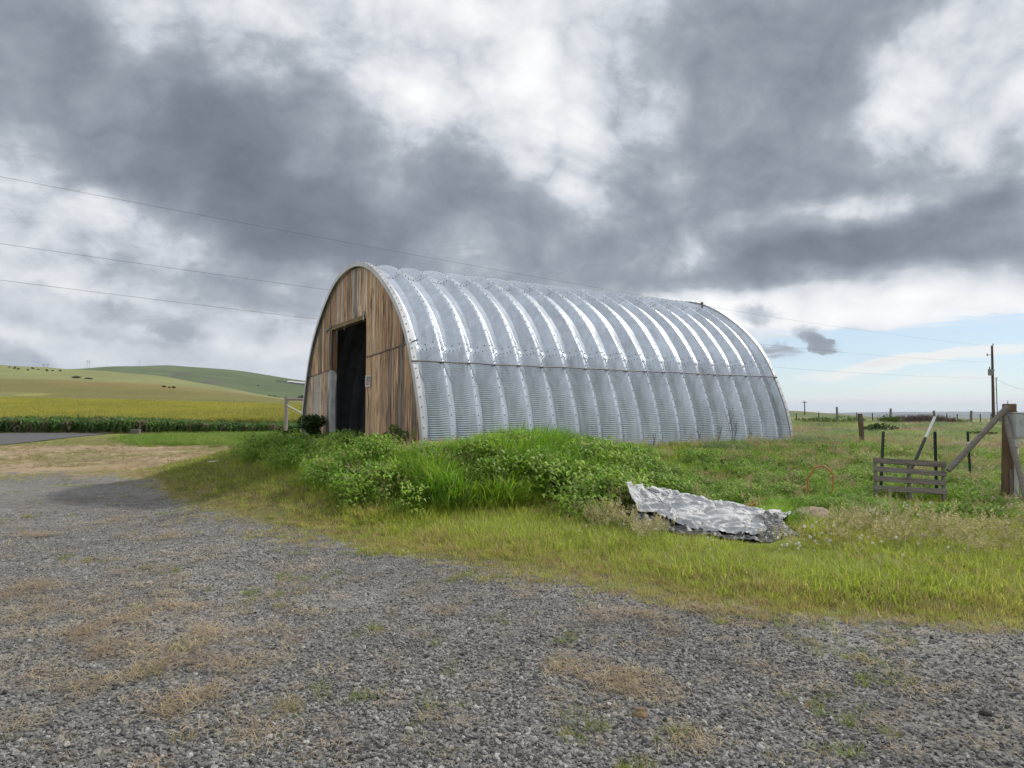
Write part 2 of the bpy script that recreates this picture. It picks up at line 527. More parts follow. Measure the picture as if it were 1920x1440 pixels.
M_TWIG = m_plain('dead_twig', (0.085, 0.065, 0.055), 0.9, 0, 0.3)
M_DEADBUSH = m_plain('dead_bush_twig', (0.145, 0.105, 0.095), 0.9, 0, 0.35)
M_BURLAP = m_plain('matted_brown', (0.26, 0.205, 0.145), 0.95, 0, 0.35, 9, (1, 1, 1), 0.6)
M_BONE = m_plain('bleached_wood', (0.48, 0.44, 0.36), 0.85, 0, 0.2)
M_ROOF = m_plain('far_roof', (0.55, 0.56, 0.57), 0.6, 0, 0.1)
M_FARWALL = m_plain('far_wall', (0.2, 0.19, 0.18), 0.8, 0, 0.1)
M_ROAD = m_plain('asphalt', (0.085, 0.085, 0.087), 0.9, 0, 0.25, 1.5)
M_LEAFD = m_leaf('dark_leaf', (0.022, 0.05, 0.012), (0.06, 0.12, 0.022))
M_LEAFW = m_leaf('weed_leaf', (0.07, 0.15, 0.02), (0.14, 0.24, 0.05))
M_LEAFY = m_leaf('yellow_weed_leaf', (0.22, 0.24, 0.045), (0.3, 0.3, 0.09))
M_LEAFFAR = m_leaf('far_leaf', (0.03, 0.04, 0.02), (0.055, 0.065, 0.035))
M_LEAFSAGE = m_leaf('far_shrub_leaf', (0.07, 0.075, 0.035), (0.10, 0.10, 0.05))
M_LEAFG = m_leaf('green_bush_leaf', (0.08, 0.14, 0.025), (0.13, 0.2, 0.04))


# ------------------------------------------------------------------ object helpers
def mesh_obj(name, verts, faces, m=None, parent=None, smooth=False):
    me = bpy.data.meshes.new(name)
    me.from_pydata([tuple(v) for v in verts], [], [tuple(f) for f in faces])
    if m is not None:
        for q in (m if isinstance(m, (list, tuple)) else [m]): me.materials.append(q)
    if smooth: me.polygons.foreach_set('use_smooth', [True] * len(me.polygons))
    me.update()
    o = bpy.data.objects.new(name, me)
    COL.objects.link(o)
    if parent is not None: o.parent = parent
    return o


def share(src, name, parent=None):
    o = bpy.data.objects.new(name, src.data)
    COL.objects.link(o)
    if parent is not None: o.parent = parent
    return o


def empty(name, loc=(0, 0, 0), rz=0.0):
    o = bpy.data.objects.new(name, None)
    o.location = loc
    o.rotation_euler = (0, 0, rz)
    o.empty_display_size = 0.2
    COL.objects.link(o)
    return o


def tag(o, label=None, cat=None, group=None, kind=None):
    if label: o['label'] = label
    if cat: o['category'] = cat
    if group: o['group'] = group
    if kind: o['kind'] = kind
    return o


class MB:
    """collects shapes of ONE part"""
    def __init__(self):
        self.v, self.f = [], []

    def add(self, vs, fs):
        b = len(self.v)
        self.v += [tuple(p) for p in vs]
        self.f += [tuple(i + b for i in q) for q in fs]
        return self

    def box(self, x0, x1, y0, y1, z0, z1, bev=0.0):
        if bev <= 0:
            vs = [(x, y, z) for z in (z0, z1) for y in (y0, y1) for x in (x0, x1)]
            fs = [(0, 2, 3, 1), (4, 5, 7, 6), (0, 1, 5, 4), (2, 6, 7, 3), (0, 4, 6, 2), (1, 3, 7, 5)]
            return self.add(vs, fs)
        bm = bmesh.new()
        bmesh.ops.create_cube(bm, size=1)
        for v in bm.verts:
            v.co = Vector(((x0 + x1) / 2 + v.co.x * (x1 - x0), (y0 + y1) / 2 + v.co.y * (y1 - y0), (z0 + z1) / 2 + v.co.z * (z1 - z0)))
        bmesh.ops.bevel(bm, geom=bm.edges[:], offset=bev, segments=1, affect='EDGES')
        bm.verts.index_update()
        self.add([v.co[:] for v in bm.verts], [[v.index for v in f.verts] for f in bm.faces])
        bm.free()
        return self

    def tube(self, pts, radii, n=8, cap=True):
        pts = [Vector(p) for p in pts]
        if not hasattr(radii, '__len__'): radii = [radii] * len(pts)
        rings = []
        ref = None
        for i, p in enumerate(pts):
            tg = (pts[min(i + 1, len(pts) - 1)] - pts[max(i - 1, 0)]).normalized()
            if ref is None: ref = tg.orthogonal().normalized()
            ref = (ref - tg * ref.dot(tg))
            ref = ref.normalized() if ref.length > 1e-6 else tg.orthogonal().normalized()
            b = tg.cross(ref)
            rings.append([p + (ref * math.cos(2 * math.pi * k / n) + b * math.sin(2 * math.pi * k / n)) * radii[i] for k in range(n)])
        vs = [q for r_ in rings for q in r_]
        fs = [(i * n + k, i * n + (k + 1) % n, (i + 1) * n + (k + 1) % n, (i + 1) * n + k) for i in range(len(pts) - 1) for k in range(n)]
        if cap:
            fs.append(tuple(range(n - 1, -1, -1)))
            fs.append(tuple((len(pts) - 1) * n + k for k in range(n)))
        return self.add(vs, fs)

    def build(self, name, m, parent=None, smooth=False):
        return mesh_obj(name, self.v, self.f, m, parent, smooth)


def rough_post(x0, y0, z0, h, r, n=10, lean=(0, 0), seed=0):
    """a round weathered post: uneven taper and a few dents"""
    rr = random.Random(seed)
    mb = MB()
    k = 7
    pts = [(x0 + lean[0] * i / k + rr.uniform(-.1, .1) * r, y0 + lean[1] * i / k + rr.uniform(-.1, .1) * r, z0 + h * i / k) for i in range(k + 1)]
    mb.tube(pts, [r * rr.uniform(.93, 1.06) for _ in pts[:-1]] + [r * .9], n)
    return mb


# ------------------------------------------------------------------ ground, road
def build_ground():
    a_in = np.radians(np.arange(-52, 52.001, 0.2))
    a_out = np.radians(np.arange(56, 304.1, 4.0))
    ang = np.concatenate([a_in, a_out])
    rad = [0.4]
    while rad[-1] < 12800:
        r_ = rad[-1]
        rad.append(r_ * (1.022 if 5 < r_ < 80 else 1.04) if r_ > 2 else r_ + 0.25)
    rad = np.array(rad)
    A, Rr = np.meshgrid(ang, rad)
    x, y = (Rr * np.sin(A)).ravel(), (Rr * np.cos(A)).ravel()
    z = H(x, y)
    nr, na = len(rad), len(ang)
    i = np.arange(nr - 1)[:, None]; j = np.arange(na)[None, :]
    jn = (j + 1) % na
    quads = np.stack([i * na + j, (i + 1) * na + j, (i + 1) * na + jn, i * na + jn], -1).reshape(-1, 4)[:, ::-1]
    # close the centre with a fan
    vs = np.stack([x, y, z], 1)
    vs = np.vstack([vs, [[0, 0, h1(0, 0)]]])
    c = len(vs) - 1
    fan = [(k, (k + 1) % na, c) for k in range(na)]
    me = bpy.data.meshes.new('ground')
    me.from_pydata(vs.tolist(), [], quads.tolist() + [f[::-1] for f in fan])
    x, y = vs[:, 0], vs[:, 1]
    r_ = np.hypot(x, y)
    az = np.arctan2(x, y)
    pxe = 960 + F * np.tan(np.clip(az, -1.2, 1.2))
    gsd = gravel_sd(x, y)
    g = np.clip(gsd / 46 + 0.5 - .7 * sstep(r_, 9, 14) * (fbm(x / 1.6, y / 1.6, 4, 19) - .42), 0, 1) * (r_ < 24) * (barn_dist(x, y) > 0.3)
    col = np.zeros((len(x), 3))
    def put(mask, c):
        m = np.clip(mask, 0, 1)[:, None]
        col[:] = col * (1 - m) + np.array(c) * m
    n_s = fbm(x / 3.0, y / 3.0, 4, 21)
    n_m = fbm(x / 14.0, y / 14.0, 4, 31)
    n_l = fbm(x / 120.0, y / 40.0, 5, 41)
    put(np.ones(len(x)), (0.14, 0.145, 0.05))
    # left of the barn: dry, mown grass, then greener, then the verge
    left = sstep(-x, 3.0, 6.0) * (r_ < 75)
    pxg, pyg = proj(x, np.maximum(y, .5), 0.0)
    put(left * sstep(n_s, 0.25, 0.6) * sstep(pyg, 825, 838), (0.29, 0.22, 0.13))
    put(left * sstep(np.abs(n_s - 0.5), .02, 0.2) * sstep(pyg, 893, 872) * sstep(pyg, 832, 846), (0.33, 0.255, 0.17))
    put(left * sstep(pyg, 838, 828), (0.17, 0.18, 0.05))
    put(left * sstep(pxg, 180, 420) * sstep(pyg, 868, 900), (0.16, 0.145, 0.055))
    # right hand: rough pasture with pink-brown and green drifts
    right = sstep(x, 1, 5) * (r_ < 75)
    put(right * sstep(y, 11, 15), (0.20, 0.20, 0.075))
    put(right * sstep(y, 14, 18) * sstep(n_m, 0.46, 0.6), (0.27, 0.195, 0.105))
    put(right * sstep(y, 15, 20) * sstep(n_s, 0.55, 0.7), (0.17, 0.215, 0.08))
    # far
    fl = sstep(r_ * np.cos(np.clip(az, -1, 1)), 58.5, 60)
    lf = fl * sstep(1000 - pxe, 0, 250)
    rf = fl * (1 - sstep(1000 - pxe, 0, 250))
    d_yel = np.interp(pxe, [0, 300, 577], [230, 175, 120])
    yy = r_ * np.cos(np.clip(az, -1, 1))
    put(lf, (0.33, 0.31, 0.065))
    put(lf * sstep(yy, d_yel, d_yel * 1.1), (0.14, 0.135, 0.038))
    put(lf * sstep(yy, d_yel * 1.1, d_yel * 1.5) * sstep(n_l, .4, .6), (0.155, 0.142, 0.042))
    d_tan = np.interp(pxe, [0, 300, 577], [425, 440, 480])
    put(lf * sstep(yy, d_tan * .935, d_tan * .965) * sstep(pxe, 40, 140), (0.19, 0.15, 0.055))
    put(lf * sstep(yy, 250, 262) * sstep(-yy, -360, -330) * sstep(-pxe, -110, -70), (0.17, 0.175, 0.06))
    put(lf * np.exp(-((yy - 300 - (pxe - 70) * .5) / 14) ** 2) * sstep(pxe, 20, 40) * sstep(-pxe, -100, -75), (0.30, 0.30, 0.05))
    put(lf * sstep(yy, d_tan, d_tan * 1.08), (0.205, 0.215, 0.085))
    put(lf * sstep(yy, d_tan * 1.2, d_tan * 1.9), (0.18, 0.195, 0.082))
    put(lf * sstep(yy, 950, 1050), (0.08, 0.11, 0.042))
    put(lf * sstep(yy, 1050, 1150) * sstep(fbm(x / 260, y / 120, 4, 5), 0.45, 0.62), (0.11, 0.14, 0.052))
    put(lf * sstep(yy, 1180, 1250) * sstep(-yy, -1640, -1560) * sstep(fbm(x / 26, y / 120, 4, 8), 0.57, 0.66) * sstep(pxe, 200, 280) * sstep(-pxe, -450, -380), (0.085, 0.075, 0.065))
    put(rf, (0.19, 0.20, 0.075))
    put(rf * sstep(yy, 100, 130), (0.10, 0.13, 0.05))
    put(rf * sstep(yy, 230, 300), (0.15, 0.145, 0.065))
    put(rf * sstep(yy, 2500, 5000), (0.12, 0.13, 0.10))
    ca = me.color_attributes.new('Col', 'FLOAT_COLOR', 'POINT')
    ca.data.foreach_set('color', np.hstack([col, np.ones((len(x), 1))]).astype(np.float32).ravel())
    ga = me.attributes.new('gravel', 'FLOAT', 'POINT')
    ga.data.foreach_set('value', g.astype(np.float32))
    me.polygons.foreach_set('use_smooth', np.ones(len(me.polygons), bool))
    me.materials.append(M_GROUND)
    me.update()
    o = bpy.data.objects.new('ground', me)
    COL.objects.link(o)
    tag(o, 'ground with gravel yard, rough grass, crop fields and rolling green hills', None, None, 'structure')
    return o


build_ground()


def build_road():
    # the lane at the far left: two edges drawn on the level ground
    far_e = [(-1500, 815.5), (-300, 814.6), (0, 812.4), (60, 811.8), (120, 811.5), (165, 811.6), (205, 812.5)]
    near_e = [(-1500, 850), (-300, 842), (0, 834), (60, 829), (110, 823), (150, 818.5), (200, 814)]
    vs, fs = [], []
    for (fx, fy), (nx, ny) in zip(far_e, near_e):
        for k in range(5):
            px, py = fx + (nx - fx) * k / 4, fy + (ny - fy) * k / 4
            dv = ray(px, py); t = (0.02 - EYE) / dv.z
            q = dv * t
            vs.append((q.x, q.y, h1(q.x, q.y) + 0.035))
    n = len(far_e)
    for i in range(n - 1):
        for k in range(4):
            fs.append((i * 5 + k, i * 5 + k + 1, (i + 1) * 5 + k + 1, (i + 1) * 5 + k))
    o = mesh_obj('road', vs, fs, M_ROAD, smooth=True)
    tag(o, 'grey asphalt lane beside the crop field', None, None, 'structure')


build_road()


# ------------------------------------------------------------------ the arched metal barn
barn = empty('arched_barn', (BX, BY, BZ), math.atan2(D1[1], D1[0]))
tag(barn, 'arched barn of ribbed galvanised steel with a weathered wooden front and open doorway', 'barn')
_kn = np.linspace(0, np.pi / 2, 6)
_cs = np.linalg.solve(np.array([np.cos(2 * j * _kn) for j in range(6)]).T, np.array([4.42, 4.33, 4.34, 4.34, 4.42, 4.46]))


def prof_r(phi):
    return sum(_cs[j] * np.cos(2 * j * phi) for j in range(6))


def pw(phi, o=0.0):
    r_ = prof_r(phi) + o
    return HW - r_ * np.cos(phi), r_ * np.sin(phi)


def phi_at_z(z):
    ph = np.linspace(0, np.pi / 2, 2000)
    return float(np.interp(z, prof_r(ph) * np.sin(ph), ph))


P_J1, P_J2 = phi_at_z(2.17), R(66)
S_PROF = [(0.0, 0.0, 0), (0.020, 0.0, 0), (0.030, -0.003, .2), (0.042, -0.011, .6), (0.18, -0.113, 1), (0.193, -0.124, 1), (0.208, -0.131, 1), (0.224, -0.133, 1),
          (0.305, -0.133, 1), (0.386, -0.133, 1), (0.402, -0.131, 1), (0.417, -0.124, 1), (0.43, -0.113, 1), (0.568, -0.011, .6), (0.580, -0.003, .2), (0.590, 0.0, 0), (0.61, 0.0, 0)]


def panel_mesh(name, pa, pb, amp, lift0=0.0):
    arc = abs(pb - pa) * 4.38
    nfl = int(round(arc / 0.046))
    ph = np.linspace(pa, pb, nfl * 4 + 1)
    shape = np.tile([0.0, 0.55, 1.0, 0.55], nfl + 1)[:nfl * 4 + 1]
    n = len(S_PROF)
    vs, fs = [], []
    for i, p in enumerate(ph):
        u = min(i, len(ph) - 1 - i) / 4.0
        fade = min(1.0, max(0.0, (u - 2.0) / 1.0))          # flat lap at each bolted end
        for (s, o, wgt) in S_PROF:
            w, z = pw(p, o + lift0 - amp * wgt * shape[i] * fade)
            vs.append((s, w, z))
    for i in range(len(ph) - 1):
        for k in range(n - 1):
            fs.append((i * n + k, i * n + k + 1, (i + 1) * n + k + 1, (i + 1) * n + k))
    return vs, fs


def bolt(mb, s, phi, o, r_=0.0125):
    w, z = pw(phi, o)
    nrm = Vector((0, -math.cos(phi), math.sin(phi)))
    tg = Vector((0, math.sin(phi), math.cos(phi)))
    c = Vector((s, w, z))
    ax = Vector((1, 0, 0))
    ring = lambda q, h: [c + nrm * h + (ax * math.cos(k * math.pi / 3) + tg * math.sin(k * math.pi / 3)) * q for k in range(6)]
    mb.add(ring(r_, -0.002) + ring(r_ * .85, 0.012), [(k, (k + 1) % 6, 6 + (k + 1) % 6, 6 + k) for k in range(6)] + [tuple(range(6, 12))])


segs = [('lower_panel', 0.0, P_J1 + 0.012, 0.0105, 0.0), ('side_panel', P_J1 - 0.012, P_J2 + 0.012, 0.006, 0.002),
        ('crown_panel', P_J2 - 0.012, math.pi - P_J2 + 0.012, 0.003, 0.004),
        ('side_panel', math.pi - P_J2 - 0.012, math.pi - P_J1 + 0.012, 0.006, 0.002), ('lower_panel', math.pi - P_J1 - 0.012, math.pi, 0.0075, 0.0)]
protos = []
for (nm, pa, pb, amp, lift) in segs:
    vs, fs = panel_mesh(nm, pa, pb, amp, lift)
    o = mesh_obj(nm, vs, fs, M_METAL, barn, False)
    mb = MB()
    st = 0.205 / 4.38
    for p in np.arange(pa + 0.03, pb - 0.01, st): bolt(mb, 0.014, p, lift + 0.0)
    for pj in ((pa, pb) if nm != 'lower_panel' else ((pb,) if pa == 0 else (pa,))):
        if nm == 'crown_panel' or (nm == 'side_panel' and abs(pj - (P_J1 - .012)) < .02) or (nm == 'side_panel' and abs(pj - (math.pi - P_J1 + .012)) < .02):
            sg = 1 if pj == pa else -1
            for (s, oo) in ((0.09, -0.046), (0.15, -0.090), (0.22, -0.133), (0.305, -0.133), (0.39, -0.133), (0.46, -0.090), (0.52, -0.046)):
                bolt(mb, s, pj + sg * 0.006, oo + lift + 0.001, 0.011)
                if s in (0.22, 0.39, 0.52, 0.09): bolt(mb, s, pj + sg * 0.036, oo + lift + 0.001, 0.011)
    b = mb.build('bolts', M_BOLT, o)
    tag(b, kind='stuff')
    protos.append((nm, o, b))
for k in range(1, NB):
    for (nm, o, b) in protos:
        c = share(o, nm, barn); c.location = (BAY * k, 0, 0)
        e = share(b, 'bolts', c); tag(e, kind='stuff')


# horizontal rail along the side and its clips
def rail(phi0, name='side_rail'):
    sgn = 1
    mb = MB()
    w, z = pw(phi0, 0.0)
    nrm = Vector((0, -math.cos(phi0), math.sin(phi0)))
    tg = Vector((0, math.sin(phi0), math.cos(phi0)))
    pts = []
    N = 37
    for i in range(N):
        s = -0.06 + (LEN + 0.1) * i / (N - 1)
        sag = 0.006 * math.sin(i * 1.7) + 0.004 * math.sin(i * .6)
        c = Vector((s, w, z)) + tg * sag
        pts.append([c + nrm * 0.004 + tg * 0.012, c + nrm * 0.034 + tg * 0.006, c + nrm * 0.036 - tg * 0.016, c + nrm * 0.004 - tg * 0.014])
    vs = [q for r_ in pts for q in r_]
    fs = [(i * 4 + k, i * 4 + (k + 1) % 4, (i + 1) * 4 + (k + 1) % 4, (i + 1) * 4 + k) for i in range(N - 1) for k in range(4)]
    fs += [(3, 2, 1, 0), tuple((N - 1) * 4 + k for k in range(4))]
    return mb.add(vs, fs).build(name, M_RAIL, barn)


rail(phi_at_z(1.81))


# end trims: folded flashing round both arches, in bolted lengths
def trim(s_out, s_in, face_sign, pa, pb):
    n = 26
    sec = [(s_in, 0.014), (s_out, 0.014), (s_out, -0.095), (s_out - face_sign * 0.004, -0.095), (s_out - face_sign * 0.004, 0.009), (s_in, 0.009)]
    vs, fs = [], []
    m_ = len(sec)
    for i in range(n + 1):
        p = pa + (pb - pa) * i / n
        for (s, o) in sec:
            w, z = pw(p, o)
            vs.append((s, w, z))
    for i in range(n):
        for k in range(m_):
            fs.append((i * m_ + k, i * m_ + (k + 1) % m_, (i + 1) * m_ + (k + 1) % m_, (i + 1) * m_ + k))
    fs += [tuple(range(m_)), tuple(n * m_ + k for k in range(m_))]
    o = mesh_obj('arch_trim', vs, fs, M_TRIM, barn)
    mb = MB()
    for p in np.arange(pa + 0.02, pb, 0.205 / 4.38): bolt(mb, (s_in + s_out) / 2, p, 0.014, 0.013)
    tag(mb.build('bolts', M_BOLT, o), kind='stuff')


cuts = [0.0, phi_at_z(1.81), R(52), R(93), R(128), math.pi - phi_at_z(1.9), math.pi]
for a, b in zip(cuts[:-1], cuts[1:]): trim(-0.045, 0.06, 1, a + 0.001, b - 0.001)
for a, b in ((0, R(60)), (R(60), R(120)), (R(120), math.pi)): trim(LEN + 0.045, LEN - 0.06, -1, a + 0.001, b - 0.001)

# wooden front
S0 = 0.04
DW0, DW1, DZ = 3.40, 6.15, 3.02
INNER = -0.10


def arch_top(w):
    ph = np.linspace(0, np.pi, 1500)
    ww, zz = pw(ph, INNER)
    return float(np.interp(w, ww, zz))


def seam(w):
    return 2.25 - 0.047 * w


W_LO, W_HI = float(pw(0.0, INNER)[0]), float(pw(math.pi, INNER)[0])
pr = random.Random(5)
TAN, BRN, GRY, DRK, LIT = (0.49, 0.325, 0.195), (0.36, 0.222, 0.13), (0.37, 0.335, 0.295), (0.17, 0.135, 0.11), (0.52, 0.41, 0.29)


def tone(w, lower):
    x = pr.random()
    if w < DW0:
        if lower:
            c = (TAN if x < .5 else LIT if x < .7 else BRN) if w > 2.0 else (BRN if x < .55 else TAN if x < .75 else DRK)
            if w < 0.75: c = DRK if x < .6 else BRN
        else:
            c = (TAN if x < .55 else LIT if x < .75 else BRN) if w > 2.4 else (BRN if x < .5 else DRK if x < .75 else TAN)
    elif w > DW1:
        c = (GRY if x < .7 else TAN) if lower else (BRN if x < .4 else DRK if x < .65 else TAN)
    else:
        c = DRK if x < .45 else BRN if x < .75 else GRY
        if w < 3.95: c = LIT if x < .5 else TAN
    j = pr.uniform(1.1, 1.65)
    return (c[0] * j, c[1] * j, c[2] * j, 1)


def plank(w0, w1, zb0, zb1, zt0, zt1, lower):
    dz = pr.uniform(0, 0.007)
    s0, s1 = S0 - dz, S0 + 0.018 - dz
    g = 0.0045
    zb = [zb0, zb1]; zt = [zt0, zt1]
    # midpoints keep the top edge on the curve
    wm = (w0 + w1) / 2
    outline = [(w0 + g, zb[0]), (w1 - g, zb[1]), (w1 - g, zt[1]), (wm, (zt[0] + zt[1]) / 2), (w0 + g, zt[0])]
    if min(zt[0] - zb[0], zt[1] - zb[1]) < -0.02: return
    zc = (zb0 + zt0) / 2
    vs = [(s0, w - wm, z - zc) for w, z in outline] + [(s1, w - wm, z - zc) for w, z in outline]
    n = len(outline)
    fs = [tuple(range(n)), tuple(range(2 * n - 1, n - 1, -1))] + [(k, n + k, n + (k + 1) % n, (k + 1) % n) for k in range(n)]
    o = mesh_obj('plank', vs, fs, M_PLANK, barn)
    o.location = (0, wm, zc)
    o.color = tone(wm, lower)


w = W_LO + 0.02
while w < W_HI - 0.03:
    wd = pr.uniform(0.155, 0.205)
    w2 = min(w + wd, W_HI - 0.02)
    for edge in (DW0, DW1):
        if w < edge - 0.01 and w2 > edge - 0.07: w2 = edge; break
    t0, t1 = max(arch_top(w), .05), max(arch_top(w2), .05)
    inside = w >= DW0 - 0.01 and w2 <= DW1 + 0.01
    if inside:
        plank(w, w2, DZ + .10, DZ + .10, t0, t1, False)
    else:
        j = pr.uniform(-0.012, 0.012)
        s_0, s_1 = seam(w) + j, seam(w2) + j
        b0 = -0.12 if 0.4 < w < 8.4 else 0.02
        if t0 > s_0 + .05 and t1 > s_1 + .05:
            plank(w, w2, b0, b0, s_0 - .012, s_1 - .012, True)
            plank(w, w2, s_0 + .012, s_1 + .012, t0, t1, False)
        else:
            plank(w, w2, b0, b0, min(t0, s_0), min(t1, s_1), True)
    w = w2


def bar(name, m, s0, s1, w0, w1, z0, z1, parent=barn, bev=0.004, tilt=None):
    mb = MB().box(s0, s1, w0, w1, z0, z1, bev)
    if tilt:
        mb.v = [(a, b, c + tilt * (b - w0)) for a, b, c in mb.v]
    return mb.build(name, m, parent)


bar('seam_batten', M_OLDWOOD, S0 - 0.016, S0 + 0.002, 0.42, DW0 - 0.02, seam(0.42) - 0.016, seam(0.42) + 0.010, tilt=-0.047)
bar('seam_batten', M_OLDWOOD, S0 - 0.016, S0 + 0.002, DW1 + 0.03, 8.44, seam(DW1) - 0.016, seam(DW1) + 0.010, tilt=-0.047)
# dark backing added behind the planks to stop light leaking through their gaps (three sheets leave the doorway open)
def leak_backing(w0, w1, z0):
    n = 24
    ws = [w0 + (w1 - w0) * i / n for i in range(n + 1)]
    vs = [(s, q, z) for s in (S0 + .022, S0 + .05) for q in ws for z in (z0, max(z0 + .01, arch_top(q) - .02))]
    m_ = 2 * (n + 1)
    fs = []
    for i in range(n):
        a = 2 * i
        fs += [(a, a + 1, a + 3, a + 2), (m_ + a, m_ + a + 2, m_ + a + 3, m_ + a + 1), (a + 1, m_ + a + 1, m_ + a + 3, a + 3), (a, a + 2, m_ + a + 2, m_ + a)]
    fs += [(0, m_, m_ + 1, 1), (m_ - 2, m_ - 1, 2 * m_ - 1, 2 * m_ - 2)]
    mesh_obj('light_leak_backing', vs, fs, M_DARK, barn)


leak_backing(W_LO + .03, DW0 + 0.004, -.1)
leak_backing(DW0 + 0.006, DW1 - 0.006, DZ + .11)
leak_backing(DW1 - 0.004, W_HI - .03, -.1)
bar('door_post', M_OLDWOOD, S0 + 0.052, S0 + 0.15, DW0 - 0.12, DW0 + 0.003, -0.1, DZ + 0.1)
lj = bar('door_post', m_plain('jamb_wood', (0.27, 0.165, 0.095), 0.85, 0, 0.4, 3.0, (3, 3, 1)), S0 - 0.004, S0 + 0.17, DW1 - 0.004, DW1 + 0.03, 1.95, DZ + 0.1)
bar('door_post', M_OLDWOOD, S0 - 0.002, S0 + 0.165, DW1 + 0.001, DW1 + 0.028, -0.1, 1.94)
bar('lintel', M_LINTEL, S0 + 0.0, S0 + 0.17, DW0 + 0.004, DW1 - 0.006, DZ - 0.0, DZ + 0.098)


# grey film stapled round the left jamb, torn above
def film(name, pts, parent=barn, thick=0.003):
    """pts: grid rows of local points, given a little thickness"""
    n, m_ = len(pts), len(pts[0])
    vs = [p for r_ in pts for p in r_]
    vs += [(p[0] + thick, p[1] - thick, p[2]) for r_ in pts for p in r_]
    o_ = n * m_
    fs = []
    for i in range(n - 1):
        for k in range(m_ - 1):
            a = i * m_ + k
            fs.append((a, a + 1, a + m_ + 1, a + m_))
            fs.append((o_ + a, o_ + a + m_, o_ + a + m_ + 1, o_ + a + 1))
    for i in range(n - 1):
        for k in (0, m_ - 1):
            a = i * m_ + k
            fs.append((a, a + m_, o_ + a + m_, o_ + a))
    return mesh_obj(name, vs, fs, M_FILM, parent, True)


fr = random.Random(3)
rows = []
for i in range(22):
    z = -0.05 + 2.0 * i / 21
    flare = 0.05 * math.exp(-((z - 1.75) / 0.2) ** 2) + 0.02 * math.exp(-((z - .35) / .2) ** 2)
    jt = fr.uniform(-.006, .006)
    top = max(0, (z - 1.85) / .15)
    rows.append([(S0 - 0.022, DW1 + 0.03, z), (S0 - 0.024, DW1 + 0.012 + jt, z), (S0 - 0.018, DW1 - 0.012, z),
                 (S0 + 0.05 - top * .05, DW1 - 0.016 + jt, z), (S0 + 0.115 + flare * .5 - top * .12, DW1 - 0.02 - flare * .4, z + jt)])
film('jamb_film', rows)
for k, (w0, z0, ln, dw_, sw) in enumerate([(DW1 + .09, 3.0, .5, .03, .05), (DW1 + .03, 3.05, .8, -.05, .05), (DW1 - .22, 3.03, .42, -.03, .05),
                                           (DW1 - .36, 3.02, .30, .02, .04), (DW1 - 1.2, 3.03, .16, .02, .07), (DW0 + .12, 3.2, .22, .0, .16),
                                           (DW1 + .12, 2.75, .75, .02, .045), (DW1 + .07, 2.3, .5, -.02, .05)]):
    rows = []
    for i in range(8):
        t = i / 7
        wob = .022 * math.sin(5 * t + k) + fr.uniform(-.008, .008)
        s = S0 - 0.03 - .012 * math.sin(3 * t + k * 2) + (0.09 if k in (2, 3) else 0)
        wd = sw * (1 - .55 * t) * fr.uniform(.7, 1.2)
        rows.append([(s, w0 + dw_ * t + wob, z0 - ln * t), (s + .01, w0 + dw_ * t + wob + wd, z0 - ln * t)])
    film('torn_film', rows)
rows = [[(S0 - .03 - .01 * math.sin(i), DW1 + .55 - .12 * i, 3.02 + .012 * i + .02 * math.sin(i * 2)), (S0 - .028, DW1 + .55 - .12 * i, 3.06 + .02 * i + .02 * math.sin(i * 3))] for i in range(6)]
film('torn_film', rows)

# rear wall and earth floor
rwm = M_OLDWOOD
for k in range(8):
    w0, w1 = W_LO + (W_HI - W_LO) * k / 8 + .003, W_LO + (W_HI - W_LO) * (k + 1) / 8 - .003
    n = 6
    ws = [w0 + (w1 - w0) * i / n for i in range(n + 1)]
    vs = [(s, q, z) for s in (LEN - .06, LEN - .04) for q in ws for z in (-.1, max(0.02, arch_top(q)))]
    m_ = 2 * (n + 1); fs = []
    for i in range(n):
        a = 2 * i
        fs += [(a, a + 1, a + 3, a + 2), (m_ + a, m_ + a + 2, m_ + a + 3, m_ + a + 1), (a + 1, m_ + a + 1, m_ + a + 3, a + 3)]
    fs += [(0, m_, m_ + 1, 1), (m_ - 2, m_ - 1, 2 * m_ - 1, 2 * m_ - 2)]
    mesh_obj('rear_board', vs, fs, rwm, barn)
fl = MB().box(S0 + .2, LEN - .1, .2, 2 * HW - .2, -.2, -0.002).build('earth_floor', M_SOIL, barn)
# footing curb under each side
for w0, w1 in ((-.02, .16), (2 * HW - .16, 2 * HW + .02)):
    MB().box(0.0, LEN, w0, w1, -.35, -.004).build('footing', m_plain('old_concrete', (0.33, 0.32, 0.30), .9), barn)
# dark stub standing on the last rib near the far end
mb = MB()
w_, z_ = pw(R(67), 0)
mb.tube([(LEN - .50, w_, z_ - .02), (LEN - .50, w_ + .01, z_ + .06), (LEN - .49, w_ + .02, z_ + .14), (LEN - .48, w_ + .02, z_ + .17)], [.022, .03, .045, .03], 8)
mb.build('vent_stub', M_BOLT, barn)


